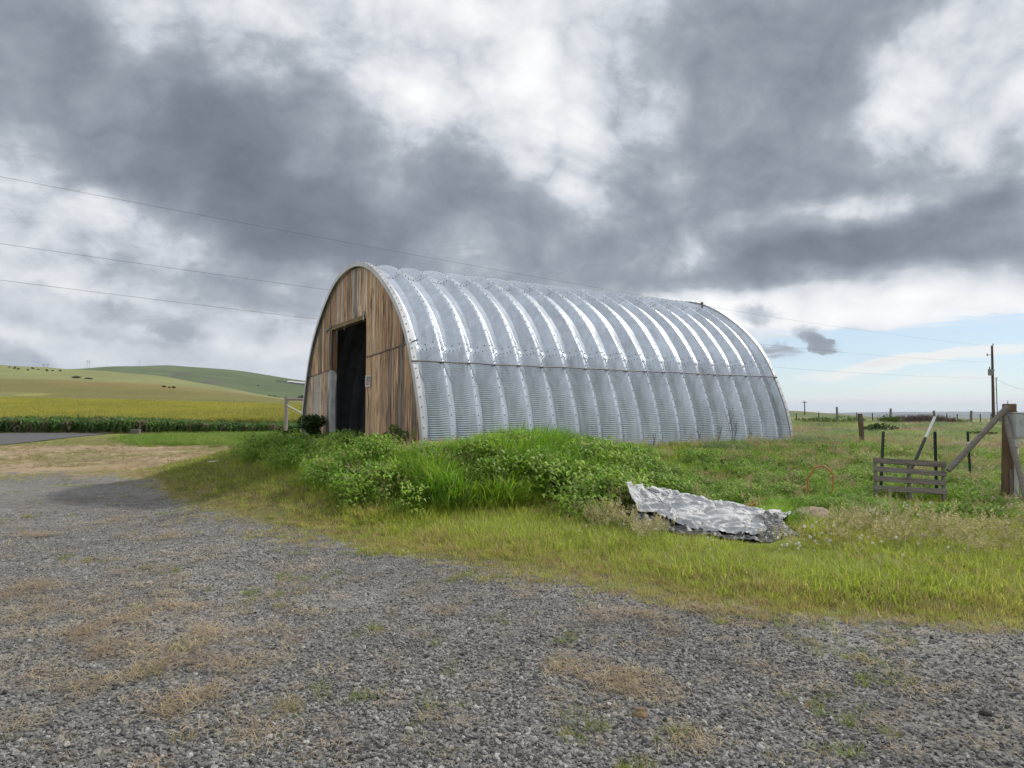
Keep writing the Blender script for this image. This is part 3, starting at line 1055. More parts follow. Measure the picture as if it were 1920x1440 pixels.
# small printed sign screwed on beside the doorway
def fn_sign(t):
    co = t.n('ShaderNodeTexCoord').outputs['Generated']
    sp = t.n('ShaderNodeSeparateXYZ', {0: co})
    u = t.m('SUBTRACT', 1.0, sp.outputs[1]); v = sp.outputs[2]
    def band(x, a, b):
        return t.m('MULTIPLY', t.m('GREATER_THAN', x, a), t.m('LESS_THAN', x, b))
    def rect(a, b, c_, d_):
        return t.m('MULTIPLY', band(u, a, b), band(v, c_, d_))
    c = t.mix(rect(.10, .90, .50, .90), (0.62, 0.60, 0.57), (0.035, 0.035, 0.035))
    for r_ in ((.20, .34, .55, .83), (.52, .64, .62, .86), (.52, .74, .60, .66)):
        c = t.mix(rect(*r_), c, (0.55, 0.55, 0.55))
    c = t.mix(rect(.10, .90, .14, .48), c, (0.42, 0.27, 0.28))
    for r_ in ((.14, .80, .14, .20), (.16, .22, .24, .30), (.36, .50, .33, .40), (.78, .86, .32, .42)):
        c = t.mix(rect(*r_), c, (0.10, 0.05, 0.05))
    return pbsdf(t, c, 0.5)


mb = MB()
sw0, sw1, sz0, sz1 = 3.03, 3.37, 1.40, 1.66
mb.box(S0 - 0.0305, S0 - 0.0265, sw0, sw1, sz0, sz1)
sg = mb.build('warning_sign', mat('printed_sign', fn_sign))
sg.parent = None
sg.matrix_world = Matrix.Translation((BX, BY, BZ)) @ Matrix.Rotation(math.atan2(D1[1], D1[0]), 4, 'Z')
tag(sg, 'small black, white and pink notice fixed to the planks beside the barn doorway', 'sign')


# ------------------------------------------------------------------ things in the yard and pasture (nearest first)
def ground_obj(o):
    o.location.z = h1(o.location.x, o.location.y)
    return o


def curve_pts(lst, n):
    a = np.array(lst, float)
    t = np.linspace(0, len(a) - 1, n)
    out_ = np.stack([np.interp(t, np.arange(len(a)), a[:, k]) for k in range(a.shape[1])], 1)
    ker = np.array([.25, .5, .25])
    for _ in range(2):
        mid = np.stack([np.convolve(np.pad(out_[:, k], 1, 'edge'), ker, 'valid') for k in range(a.shape[1])], 1)
        out_[1:-1] = mid[1:-1]
    return out_


def sheet(name, rows3, m, thick, smooth=True):
    """rows3: (n, m, 3) grid made into a closed thin sheet"""
    g = np.array(rows3)
    n, k = g.shape[:2]
    du = np.gradient(g, axis=0); dv = np.gradient(g, axis=1)
    nr = np.cross(du, dv); nr /= np.linalg.norm(nr, axis=2, keepdims=True) + 1e-9
    if nr[..., 2].mean() < 0: nr = -nr
    bot = g - nr * thick
    vs = np.vstack([g.reshape(-1, 3), bot.reshape(-1, 3)])
    N = n * k
    fs = []
    for i in range(n - 1):
        for j in range(k - 1):
            a = i * k + j
            fs.append((a, a + 1, a + k + 1, a + k)); fs.append((N + a, N + a + k, N + a + k + 1, N + a + 1))
    for i in range(n - 1):
        for j in (0, k - 1):
            a = i * k + j; fs.append((a, a + k, N + a + k, N + a))
    for j in range(k - 1):
        for i in (0, n - 1):
            a = i * k + j; fs.append((a, N + a, N + a + 1, a + 1))
    return mesh_obj(name, vs.tolist(), fs, m, None, smooth)


# --- silver tarpaulin over a low heap
NU = 170
_bp = [(1180, 925, .42), (1198, 957, .16), (1232, 958, .14), (1262, 977, .10), (1300, 989, .06), (1350, 997, .05), (1395, 1000, .05), (1425, 1001, .05), (1452, 992, .05)]
_bot = []
for (px, py, lift) in _bp:                        # where the hem hangs: a little above the ground it lies on
    dv = ray(px, py); tt = np.linspace(7.5, 13, 3000)
    k = int(np.argmax(EYE + dv.z * tt < H(dv.x * tt, dv.y * tt) + lift))
    _bot.append((dv.x * tt[k], dv.y * tt[k], EYE + dv.z * tt[k]))
BOTC = curve_pts(_bot, NU)
_ty = [b_[1] + e_ for b_, e_ in zip(_bot, (.25, .55, .62, .75, .85, .88, .85, .75, .55))]
TOPC = curve_pts([tuple(at(px, py, y_)) for (px, py), y_ in zip(((1172, 901), (1208, 911), (1250, 919), (1290, 926), (1330, 936), (1372, 944), (1412, 953), (1446, 957), (1484, 962)), _ty)], NU)
nv = 84
g = np.zeros((NU, nv, 3))
und_ = np.interp(np.linspace(0, 1, NU), [0, .12, .25, .38, .5, .62, .75, .9, 1], [.0, .04, -.05, .03, -.03, .03, -.02, .03, 0])
for j in range(nv):
    t = j / (nv - 1)
    if t < 0.22:                                   # the back of the sheet runs down behind the ridge
        q = (0.22 - t) / 0.22
        p = TOPC.copy(); tp_ = np.clip(np.linspace(-.02, 1, NU) / .3, 0.02, 1); p[:, 0] += .10 * q * tp_; p[:, 1] += 0.5 * q * tp_; p[:, 2] -= 0.34 * q * q * tp_
    else:
        q = (t - 0.22) / 0.78
        p = TOPC * (1 - q) + BOTC * q
        p[:, 2] += 0.035 * np.sin(np.pi * q) + und_ * np.sin(np.pi * min(1, q * 1.4)) * .8
    g[:, j] = p
cx, cy = g[..., 0], g[..., 1]
vv = cy + g[..., 2] * 1.3
w1_ = fbm(cx * 2.2 + 5, vv * 2.2, 2, 33) * 1.4


def crease(k, u_, v_, o_, seed):
    return 1 - np.abs(2 * fbm(u_ * k, v_ * k, o_, seed) - 1)


rg = crease(4.2, cx + w1_, vv * .8 - cx * .3, 3, 77) ** 3
rg2 = crease(11, cx * .9 + w1_ * .4, vv + cx * .4, 2, 97) ** 2
rg3 = crease(24, cx + w1_ * .2, vv, 1, 117) ** 2
g[..., 2] += 0.060 * (rg - .55) + 0.015 * (rg2 - .6) + .004 * (rg3 - .5)
g[..., 1] += -0.035 * (rg - .5) - .018 * (rg2 - .6)
hz = H(g[..., 0].ravel(), g[..., 1].ravel()).reshape(NU, nv)
g[..., 2] = np.maximum(g[..., 2], hz + 0.03)
M_TARP = mat('silver_tarp', lambda t: pbsdf(t, t.mix(t.ss(t.noise(t.n('ShaderNodeNewGeometry').outputs['Position'], 3.0, 6, .6), .35, .65), (0.41, 0.43, 0.455), (0.46, 0.475, 0.49)),
                                          0.62, 0.0, bump(t, t.noise(t.n('ShaderNodeNewGeometry').outputs['Position'], 26.0, 4, .55), 0.5, 0.02), spec=0.5))
M_BLACKP = mat('black_plastic', lambda t: pbsdf(t, t.mix(t.ss(t.noise(t.n('ShaderNodeNewGeometry').outputs['Position'], 9.0, 5, .65), .5, .72), (0.018, 0.019, 0.021), (0.17, 0.17, 0.17)),
                                              0.4, 0.0, bump(t, t.noise(t.n('ShaderNodeNewGeometry').outputs['Position'], 18.0, 5, .6), 0.6, 0.03), spec=0.5))
M_NET = mat('crumpled_net', lambda t: pbsdf(t, t.mix(t.ss(t.noise(t.n('ShaderNodeMapping', {'Vector': t.n('ShaderNodeNewGeometry').outputs['Position'], 'Rotation': (0, .6, .5), 'Scale': (22, 60, 60)}).outputs[0], 1.0, 5, .7), .42, .6), (0.06, 0.06, 0.062), (0.38, 0.38, 0.38)),
                                          0.7, 0.0, bump(t, t.noise(t.n('ShaderNodeNewGeometry').outputs['Position'], 40.0, 4, .6), 0.7, 0.03)))
tarp = sheet('tarpaulin', g, M_TARP, 0.006)
tag(tarp, 'crumpled silver tarpaulin spread over a low heap in the grass', 'tarp')
mb = MB()
for pl in ([(22, 30), (34, 37), (42, 35), (56, 24)], [(26, 33), (38, 50), (45, 62), (48, 73)]):
    pts = [Vector(g[i, j]) + Vector((0, -0.006, 0.012)) for i, j in pl]
    mb.tube(pts, 0.005, 5)
mb.build('cord', m_plain('blue_cord', (0.06, 0.13, 0.17), .7), tarp)

# --- black plastic lying in front of it
X0_, X1_ = at(1162, 960, 9.4).x, at(1470, 1005, 8.9).x
g = np.zeros((100, 26, 3))
for i in range(100):
    t = i / 99
    for j in range(26):
        q = j / 25
        x = (X0_ - 0.04) + (X1_ - X0_) * t
        yb = float(np.interp(x, BOTC[:, 0], BOTC[:, 1], left=float(BOTC[0, 1]))) + 0.15
        yf = yb - 0.15 - (0.42 + 0.08 * math.sin(4 * t + 1))
        g[i, j] = (x, yb + (yf - yb) * q, 0)
gx, gy = g[..., 0], g[..., 1]
zt = np.interp(gx, BOTC[:, 0], BOTC[:, 2]) - 0.03
zt = zt - .42 * sstep(-gx, -float(BOTC[22, 0]), -float(BOTC[0, 0]) + .12)
q = np.linspace(0, 1, 26)[None, :]
hz = H(gx.ravel(), gy.ravel()).reshape(gx.shape)
cr = np.abs(fbm(gx * 6, gy * 9, 4, 55) - .5) * 2
g[..., 2] = np.maximum(hz + 0.012, (zt * (1 - q) ** 1.5 + (hz + .03) * (1 - (1 - q) ** 1.5))) + 0.13 * cr * (1 - .35 * q) - 0.02
g[..., 2] = np.maximum(g[..., 2], hz + 0.012)
tag(sheet('plastic_sheet', g, M_BLACKP, 0.004), 'torn black plastic sheet crumpled along the front of the silver tarp', 'plastic sheet')

# --- grey netting bundled at the tarp's right end
g = np.zeros((44, 40, 3))
c0 = gp(1456, 1003)
for i in range(44):
    for j in range(40):
        u, v = i / 43 * 2 - 1, j / 39 * 2 - 1
        g[i, j] = (c0.x + u * 0.20 + .05 * v, c0.y + .22 - v * 0.33, 0)
gx, gy = g[..., 0], g[..., 1]
u = np.linspace(-1, 1, 44)[:, None]; v = np.linspace(-1, 1, 40)[None, :]
dome = np.clip(1 - np.abs(u) ** 2.4, 0, 1) * np.clip(1 - np.abs(v) ** 2.4, 0, 1)
hz = H(gx.ravel(), gy.ravel()).reshape(gx.shape)
g[..., 2] = hz + 0.015 + dome * (0.15 - 0.08 * v) + (np.abs(fbm(gx * 11, gy * 14, 4, 12) - .5) * .28 + fbm(gx * 40, gy * 40, 2, 4) * .03) * (dome > .01) * (0.35 + .65 * dome)
tag(sheet('netting_bundle', g, M_NET, 0.004), 'bundle of grey crumpled netting at the right end of the silver tarp', 'netting')


# --- brown matted heap to the right of it
def heap(name, c, rx, ry, h, m, seed, label, cat, nu=30, rough=0.04):
    vs, fs = [], []
    for i in range(nu + 1):
        r_ = i / nu
        for k in range(36):
            a = 2 * math.pi * k / 36
            x, y = c[0] + rx * r_ * math.cos(a), c[1] + ry * r_ * math.sin(a)
            z = h * (1 - r_ ** 2.2) + rough * (fbm(np.array([x * 5]), np.array([y * 5]), 3, seed)[0] - .5) * (1 - r_ ** 4)
            vs.append((x, y, h1(x, y) - 0.03 + z))
    for i in range(nu):
        for k in range(36):
            fs.append((i * 36 + k, (i + 1) * 36 + k, (i + 1) * 36 + (k + 1) % 36, i * 36 + (k + 1) % 36))
    o = mesh_obj(name, vs, fs, m, None, True)
    return tag(o, label, cat)


cH = gp(1530, 975)
heap('matting_heap', (cH.x, cH.y + .1), 0.42, 0.36, 0.20, M_BURLAP, 5, 'low brown heap of matted fibre to the right of the silver tarp', 'heap', rough=.10)

# --- small orange end of pipe poking over the tarp
p0 = at(1400, 949, 10.15); p1 = at(1420, 947, 10.05)
mb = MB().tube([(p0.x, p0.y, p0.z - .05), p0 + Vector((.01, 0, .02)), p1 + Vector((0, 0, .012))], [.026, .026, .025], 10)
tag(mb.build('pipe_end', M_ORANGE, None, True), 'short orange pipe end poking out behind the silver tarp', 'pipe')

# --- orange pipe hoop standing in the grass
b0, b1 = at(1514, 905, 10.6), at(1562, 908, 10.5)
cxm = (b0 + b1) / 2; rad_ = (b1 - b0).length / 2
pts = []
ang_ = np.linspace(-0.55, math.pi + .55, 56)
ex = (b1 - b0).normalized()
topz = at(1536, 874, 10.55).z
for a in ang_:
    hh = math.sin(a)
    pts.append(cxm + ex * (-math.cos(a)) * rad_ * (1.0 if hh > 0 else 1.0) + Vector((0, 0, hh * (topz - cxm.z))) + Vector((0.03 * hh, 0, 0)))
pts = [q + Vector((.006 * math.sin(i * .5), 0, .004 * math.sin(i * .7))) for i, q in enumerate(pts)]
mb = MB().tube(pts, 0.012, 10)
hoop = mb.build('pipe_hoop', M_ORANGE, None, True)
tag(hoop, 'orange plastic pipe bent into a hoop standing in the tall grass', 'pipe')

# --- pallet leaning upright against two steel posts
pc = at(1704, 905, 11.2)
pal = empty('wooden_pallet', (pc.x, pc.y, h1(pc.x, pc.y) + 0.015), R(-9))
pal.rotation_euler = (R(-7), R(3.0), R(-13))
pal.scale = (.90, .90, .90)
pal.location.z += .10
tag(pal, 'grey weathered pallet standing on edge in front of the two green steel posts', 'pallet')
prp = random.Random(11)
for k in range(4):
    z0 = 0.10 + 0.165 * k
    mb = MB().box(-.60, .60 - (.02 if k % 2 else 0), -.062, -.045, z0, z0 + .095, .003)
    mb.v = [(x, y + .004 * math.sin(x * 5 + k), z + .008 * math.sin(x * 3 + k * 2) - .018 * x * (k - 1.5) * .3) for x, y, z in mb.v]
    mb.build('slat', M_PALLET, pal)
    if k in (0, 3):
        MB().box(-.58, .63, .045, .062, z0 + .0, z0 + .09, .003).build('slat', M_PALLET, pal)
for xs in (-.56, .0, .56):
    MB().box(xs - .02, xs + .02, -.0445, .0445, -0.24, 0.70, .003).build('stringer', M_PALLET, pal)


# --- steel fence posts
def t_post(base, top, label, group=None, white=0.0, clip=None, w_=0.024):
    base, top = Vector(base), Vector(top)
    L = (top - base).length
    o = empty('steel_post', base)
    q = (top - base).to_track_quat('Z', 'Y')
    o.rotation_mode = 'QUATERNION'
    o.rotation_quaternion = q
    f = w_
    sec = [(-f, -.006), (-.005, -.006), (-.005, -f * 1.4), (.005, -f * 1.4), (.005, -.006), (f, -.006), (f, .004), (-f, .004)]
    def prism(z0, z1, k=1.0):
        n = len(sec)
        vs = [(x * k, y * k, z) for z in (z0, z1) for x, y in sec]
        return vs, [(i, (i + 1) % n, n + (i + 1) % n, n + i) for i in range(n)] + [tuple(range(n - 1, -1, -1)), tuple(range(n, 2 * n))]
    mb = MB()
    mb.add(*prism(-.25, L * (1 - white)))
    z = .12
    while z < L * (1 - white) - .04:                 # studs up the front
        mb.box(-.008, .008, -f * 1.4 - .008, -f * 1.4, z, z + .012); z += .055
    mb.build('shaft', M_TPOST, o)
    if white > 0:
        MB().add(*prism(L * (1 - white) + .001, L, 1.02)).build('painted_tip', M_WHITE, o)
    if clip:
        MB().box(-f - .006, f + .006, -f * 1.5, .012, L * clip, L * clip + .05, .004).build('insulator', M_WHITE, o)
    return tag(o, label, 'fence post', group)


g1 = gp(1649, 893); g1 = at(1649, 893, 11.75); g1.z = h1(g1.x, g1.y)
t_post(g1, at(1655, 809, 11.75), 'green steel post behind the left end of the pallet', 'steel posts round the pallet')
g2 = at(1757, 915, 11.42); g2.z = h1(g2.x, g2.y)
t_post(g2, at(1754, 809, 11.42), 'green steel post behind the right end of the pallet', 'steel posts round the pallet')
g3 = at(1685, 884, 12.0); g3.z = h1(g3.x, g3.y)
t_post(g3, at(1753, 781, 12.3), 'leaning green steel post with a white tip behind the pallet', 'steel posts round the pallet', white=.27)
g4 = at(1820, 868, 12.9); g4.z = h1(g4.x, g4.y)
t_post(g4, at(1815, 809, 12.9), 'thin brown steel post with a white insulator, between pallet and grey box', 'steel posts round the pallet', clip=.76, w_=.02)

# --- red sheet and loose board by the pallet
rs = gp(1774, 927)
g = np.zeros((14, 10, 3))
for i in range(14):
    for j in range(10):
        x, y = rs.x - .26 + .52 * i / 13, rs.y - .12 + .34 * j / 9
        g[i, j] = (x, y, h1(x, y) + .025 + .012 * math.sin(i * .8) + .05 * j / 9)
tag(sheet('metal_sheet', g, M_RED, 0.004), 'red metal sheet lying in the grass below the pallet', 'metal sheet')
lb = gp(1728, 918)
o = MB().box(-.24, .24, -.04, .04, 0.0, .03, .003).build('loose_board', M_PALLET)
o.location = (lb.x, lb.y + .05, lb.z + .10); o.rotation_euler = (0, R(5), R(-8))
tag(o, 'short grey board lying in the grass in front of the pallet foot', 'board')
st = gp(1795, 926)
o = MB().tube([(-.14, 0, 0), (0, .01, .03), (.16, 0, .07)], [.007, .008, .005], 6).build('dry_stick', M_BONE)
o.location = (st.x, st.y, st.z + .09)
tag(o, 'pale dry stick lying beside the red metal sheet', 'stick')

# --- corner post with electrical box
cp = at(1889, 885, 11.0); cp.z = h1(cp.x, cp.y)
top = at(1895, 757, 11.0)
o = empty('corner_post', cp)
h_ = top.z - cp.z
mb = MB().box(-.085, .06, -.07, .08, -.3, h_, .012)
mb.v = [(x + (top.x - cp.x) * max(0, z) / h_ + .006 * math.sin(z * 7), y, z) for x, y, z in mb.v]
mb.build('post', M_POSTWOOD, o)
MB().box(-.03, .025, -.09, -.072, .12, .62, .004).build('cover_strip', M_OLDWOOD, o)
MB().tube([(.04, 0, h_ - .01), (.042, 0, h_ + .05)], .006, 6).build('spike', M_BOLT, o)
MB().tube([(.06, .03, h_ - .14), (.12, .02, h_ - .125), (.19, .0, h_ - .13)], [.012, .015, .012], 8).build('bracket', M_POSTWOOD, o)
tag(o, 'stout brown wooden corner post carrying the grey electrical box', 'post')

bx0 = at(1897, 822, 10.85)
o = empty('electrical_box', (bx0.x, 10.78, bx0.z), R(14))
hb = at(1897, 775, 10.85).z - bx0.z
MB().box(0, .27, 0, .13, 0, hb, .006).build('housing', M_BOX, o)
mb = MB().box(-.008, .285, -.015, .14, hb + .001, hb + .016, .003)
mb.build('hood', M_BOX, o)
mb = MB().box(.012, .258, -.012, -.001, .02, hb - .03, .004)
cv = mb.build('cover', M_BOX, o)
MB().box(.11, .135, -.022, -.0125, hb * .55, hb * .75, .003).build('handle', M_CONDUIT, cv)
MB().box(.0, .1, .01, .1, -.14, -.002, .006).build('wire_box', M_CONDUIT, o)
zb = h1(bx0.x, 10.8) - bx0.z
MB().tube([(.085, .05, -.141), (.075, .05, -.3), (.05, .05, zb + .2), (.02, .05, zb - .1)], .03, 12).build('conduit', M_CONDUIT, o, True)
MB().tube([(-.0, .02, zb + .32), (.05, .012, zb + .22), (.02, .012, zb + .08)], .006, 6).build('ground_wire', M_BOLT, o)
MB().tube([(.13, .0, -.02), (.19, -.02, -.08)], .012, 8).build('lever', M_WHITE, o)
tag(o, 'grey metal electrical box with conduit fixed to the wooden corner post', 'electrical box')

# braces leaning on the corner post
def brace(a, b, r_, label, seed):
    rr = random.Random(seed)
    a, b = Vector(a), Vector(b)
    n = 9
    pts = [a.lerp(b, i / (n - 1)) + Vector((rr.uniform(-.006, .006),) * 3) for i in range(n)]
    o = MB().tube(pts, [r_ * rr.uniform(.92, 1.06) for _ in pts], 10).build('wooden_brace', M_OLDWOOD)
    return tag(o, label, 'brace')


q0 = at(1778, 882, 10.9); q0.z = max(h1(q0.x, q0.y) + .02, q0.z)
brace(q0, at(1890, 762, 10.86), .045, 'long grey wooden pole leaning left from the corner post to the grass', 1)
q1 = at(1932, 905, 10.2); q1.z = h1(q1.x, q1.y)
brace(at(1884, 782, 10.88), q1, .042, 'grey wooden pole leaning across the front of the electrical box', 2)

# --- round wooden post in mid pasture
c = at(1617, 843, 18.6); c.z = h1(c.x, c.y)
tp = at(1613, 776, 18.6)
o = rough_post(0, 0, -.2, tp.z - c.z + .2, .067, 12, (tp.x - c.x, 0), 4).build('wooden_post', m_plain('post_grey_brown', (0.155, 0.115, 0.085), .9, 0, .4, 2.5, (5, 5, 1)), None)
o.location = c
tag(o, 'round brown wooden post standing alone between the barn and the pallet', 'post')

# --- the fence along the far side of the pasture
FY = 46.0
far_posts = [(1494, 772, 's', 'first steel post of the far fence, just right of the barn'), (1534, 771, 's', 'second steel post of the far fence from the barn'),
             (1570, 763, 'w', 'tall wooden post of the far fence nearest the barn'), (1605, 773, 's', 'steel post of the far fence left of the round wooden post'),
             (1637, 774, 's', 'steel post of the far fence left of the dead bush'), (1669, 766, 'w', 'wooden post of the far fence behind the left end of the dead bush'),
             (1752, 770, 'w', 'post of the far fence at the right end of the dead bush'), (1774, 775, 's', 'first steel post of the far fence right of the dead bush'),
             (1796, 776, 's', 'second steel post of the far fence right of the dead bush'), (1820, 770, 'w', 'wooden post of the far fence between dead bush and utility pole'),
             (1839, 776, 's', 'steel post of the far fence left of the utility pole'), (1857, 775, 's', 'steel post of the far fence at the foot of the utility pole'),
             (1876, 770, 'w', 'wooden post of the far fence right of the utility pole')]
for k, (px, py, kind_, lab) in enumerate(far_posts):
    b = at(px, 789, FY); b.z = h1(b.x, b.y)
    t = at(px + (1 if k % 2 else -1), py, FY)
    if kind_ == 'w':
        o = rough_post(0, 0, -.2, t.z - b.z + .2, .075, 8, (t.x - b.x, 0), k).build('fence_post', M_OLDWOOD)
        o.location = b
        tag(o, lab, 'fence post', 'posts of the far pasture fence')
    else:
        t_post(b, t, lab, 'posts of the far pasture fence', white=.12 if k < 2 else 0, w_=.03)
# wire strands of that fence
xa, xb = at(1470, 789, FY).x, at(1990, 789, FY).x
for k, hh in enumerate((.35, .65)):
    pts = [(xa + (xb - xa) * i / 40, FY, h1(xa + (xb - xa) * i / 40, FY) + hh) for i in range(41)]
    o = MB().tube(pts, .003, 4).build('fence_wire', M_WIRE)
    tag(o, ['lower', 'upper'][k] + ' wire strand of the far pasture fence', 'wire', 'wires of the far pasture fence')

# --- utility pole with transformer, and its lines
pb = at(1863, 790, 75); pb.z = h1(pb.x, pb.y)
ptop = at(1860, 648, 75)
HP = ptop.z - pb.z


def utility_pole(base, height, label, lean=0.0):
    o = empty('utility_pole', base)
    mb = MB().tube([(lean * z / height, 0, z) for z in np.linspace(-.5, height, 9)], np.linspace(.165, .11, 9), 12)
    mb.build('pole', M_POLE, o, True)
    zt = height - 3.3
    tr = MB().tube([(-.34 + lean, -.1, zt), (-.34 + lean, -.1, zt + .08), (-.34 + lean, -.1, zt + .62), (-.34 + lean, -.1, zt + .68)], [.2, .23, .23, .25], 14)
    tr = tr.build('transformer', M_CAN, o, True)
    MB().tube([(-.4 + lean, -.1, zt + .68), (-.4 + lean, -.1, zt + .8), (-.4 + lean, -.1, zt + .98)], [.05, .07, .04], 8).build('bushing', M_BOLT, tr)
    MB().box(-.2 + lean, .12 + lean, -.16, -.08, zt + .5, zt + .62, .01).build('bracket', M_CAN, o)
    zi = height - 1.05
    MB().tube([(lean, 0, zi), (-.55 + lean, 0, zi + .06)], .03, 6).build('insulator_arm', M_BOLT, o)
    MB().tube([(-.55 + lean, 0, zi - .12), (-.55 + lean, 0, zi), (-.55 + lean, 0, zi + .06), (-.55 + lean, 0, zi + .22)], [.03, .09, .05, .03], 8).build('insulator', M_CAN, o)
    MB().tube([(.12 + lean, 0, height), (.12 + lean, 0, height + .12), (.12 + lean, 0, height + .26)], [.03, .07, .03], 8).build('top_insulator', M_CAN, o)
    mast = MB().tube([(.44, 0, -.3), (.42, 0, height * .55)], .045, 8)
    mast = mast.build('riser_mast', M_TPOST, o, True)
    for z in (.25, 1.9, 3.4):
        MB().tube([(.1, 0, z), (.43, 0, z + .01)], .022, 6).build('standoff', M_BOLT, mast)
    MB().tube([(.42, 0, height * .55), (.44, 0, height * .55 + .14), (.56, 0, height * .55 + .1)], [.045, .07, .04], 8).build('weatherhead', M_BOLT, mast)
    return tag(o, label, 'utility pole', 'poles of the overhead power line')


utility_pole(pb, HP, 'tall brown utility pole with grey transformer beyond the pasture fence', ptop.x - pb.x)
lx, ly = -26.6, 13.6
lb_ = Vector((lx, ly, h1(lx, ly)))
utility_pole(lb_, 9.3, 'nearer utility pole of the power line, left of the gravel yard')
PR = Vector((pb.x, 75.0))
PL = Vector((-16.2, 21.6))
for lab, (a0, a1, a2) in (('uppermost wire of the power line crossing behind the barn', (9.2, -2.4, 2.4)),
                          ('middle wire of the power line crossing behind the barn', (7.4, -3.06, 2.71)),
                          ('lowest wire of the power line crossing behind the barn', (5.7, -2.9, 3.08))):
    pts = []
    for i in range(61):
        t = 1.17 * i / 60
        q = PR.lerp(PL, t)
        pts.append((q.x, q.y, a0 + a1 * t + a2 * t * t))
    o = MB().tube(pts, 0.005, 5).build('power_line', M_WIRE)
    tag(o, lab, 'wire', 'wires of the power line')
# the line goes on to the right of the pole
q0 = at(1862, 709, 75); q1 = at(1990, 737, 60)
o = MB().tube([q0.lerp(q1, i / 12) - Vector((0, 0, .5 * math.sin(math.pi * i / 12))) for i in range(13)], .011, 5).build('service_wire', M_WIRE)
tag(o, 'service wire running from the utility pole out to the right', 'wire', 'wires of the power line')
# a thin far pole
b = at(1509, 778, 160); b.z = h1(b.x, b.y); t = at(1509, 752, 160)
o = empty('utility_pole', b)
MB().tube([(0, 0, -.5), (0, 0, t.z - b.z)], [.15, .1], 8).build('pole', M_POLE, o)
MB().box(-.5, .5, -.06, .06, t.z - b.z - .4, t.z - b.z - .25).build('crossarm', M_POLE, o)
tag(o, 'thin distant utility pole on the dark green rise right of the barn', 'utility pole', 'poles of the overhead power line')

# --- brace of posts behind the barn's left corner
b = at(536, 808, 31); b.z = h1(b.x, b.y)
tp = at(536, 742, 31)
o = empty('fence_brace', b)
hh = tp.z - b.z
M_PALEW = m_plain('pale_grey_wood', (0.27, 0.255, 0.235), .9, 0, .35, 3, (5, 5, 1))
rough_post(0, 0, -.2, hh + .2, .085, 10, (0, 0), 3).build('post', M_PALEW, o)
MB().tube([(.05, -.02, hh - .16), (1.2, -.02, hh - .17), (2.4, -.02, hh - .18)], [.06, .058, .06], 10).build('rail', M_PALEW, o)
MB().tube([(.04, -.1, hh - .42), (1.15, -.1, hh - 1.02), (2.2, -.1, .02)], .035, 8).build('steel_brace', M_TRIM, o)
rough_post(2.42, 0, -.2, hh + .2, .085, 10, (0, 0), 8).build('post', M_PALEW, o)
tag(o, 'pale wooden post and rail with a diagonal steel brace behind the barn', 'fence')
# short grey block at the end of the crop edge
b = at(256, 800, 56); b.z = h1(b.x, b.y)
o = MB().box(-.45, .3, -.2, .2, -.2, .42, .06).build('concrete_block', m_plain('grey_block', (0.12, 0.11, 0.1), .9))
o.location = b
tag(o, 'low grey block beside the green crop edge', 'block')
# bleached branch on the thin grass left of the barn
b = gp(418, 868)
mb = MB().tube([(-.75, .1, .05), (-.3, 0, .07), (.1, .05, .06), (.62, .0, .08)], [.03, .045, .05, .03], 8)
mb.tube([(.0, .03, .06), (.25, -.15, .1), (.4, -.22, .08)], [.03, .022, .012], 6)
o = mb.build('fallen_branch', M_BONE, None, True); o.location = b; o.scale = (.55, .55, .5)
tag(o, 'bleached fallen branch on thin grass left of the doorway', 'branch')


# --- loose rocks in the gravel
def rock(px, py, r_, m, label, seed):
    rr = random.Random(seed)
    bm = bmesh.new()
    bmesh.ops.create_icosphere(bm, subdivisions=3, radius=1)
    for v in bm.verts:
        n_ = fbm(np.array([v.co.x * 1.7 + seed]), np.array([v.co.y * 1.7 + v.co.z * 1.3]), 4, seed)[0]
        v.co *= 0.7 + .65 * n_
        v.co = Vector((v.co.x * r_ * 1.2, v.co.y * r_, v.co.z * r_ * .75))
    me = bpy.data.meshes.new('rock'); bm.to_mesh(me); bm.free()
    me.materials.append(m)
    o = bpy.data.objects.new('rock', me); COL.objects.link(o)
    b = gp(px, py); o.location = (b.x, b.y, b.z + r_ * .3)
    tag(o, label, 'rock', 'loose rocks in the gravel')


rock(1200, 1343, .036, M_ROCKB, 'round brown rock lying in the gravel foreground', 3)
rock(1849, 1342, .026, M_ROCKD, 'small black rock in the gravel at the lower right', 5)


# ------------------------------------------------------------------ shrubs, far trees and buildings
def leaf_cloud(n, rx, ry, rz, size, seed, zc=None, clumps=9, flat=0.0):
    """leaf-sized faces gathered in uneven clumps through a volume"""
    g_ = np.random.default_rng(seed)
    cs = g_.normal(size=(clumps, 3)); cs /= np.linalg.norm(cs, axis=1, keepdims=True)
    cs *= g_.uniform(.25, .8, (clumps, 1))
    cr = g_.uniform(.28, .5, clumps)
    k = g_.integers(0, clumps, n)
    p = g_.normal(size=(n, 3)); p /= np.linalg.norm(p, axis=1, keepdims=True)
    p = cs[k] + p * (cr[k] * g_.uniform(.35, 1.0, n) ** .6)[:, None]
    p = p * np.array([rx, ry, rz])
    p[:, 2] = np.maximum(p[:, 2] + (rz if zc is None else zc), 0.01)
    a = g_.normal(size=(n, 3)); a /= np.linalg.norm(a, axis=1, keepdims=True)
    b = np.cross(a, g_.normal(size=(n, 3))); b /= np.linalg.norm(b, axis=1, keepdims=True)
    s = size * g_.uniform(.6, 1.4, n)[:, None]
    a, b = a * s, b * s * .45
    v = np.stack([p - a, p - b * .9, p + a, p + b * .9], 1).reshape(-1, 3)
    f = np.arange(4 * n).reshape(-1, 4)
    return v.tolist(), f.tolist()


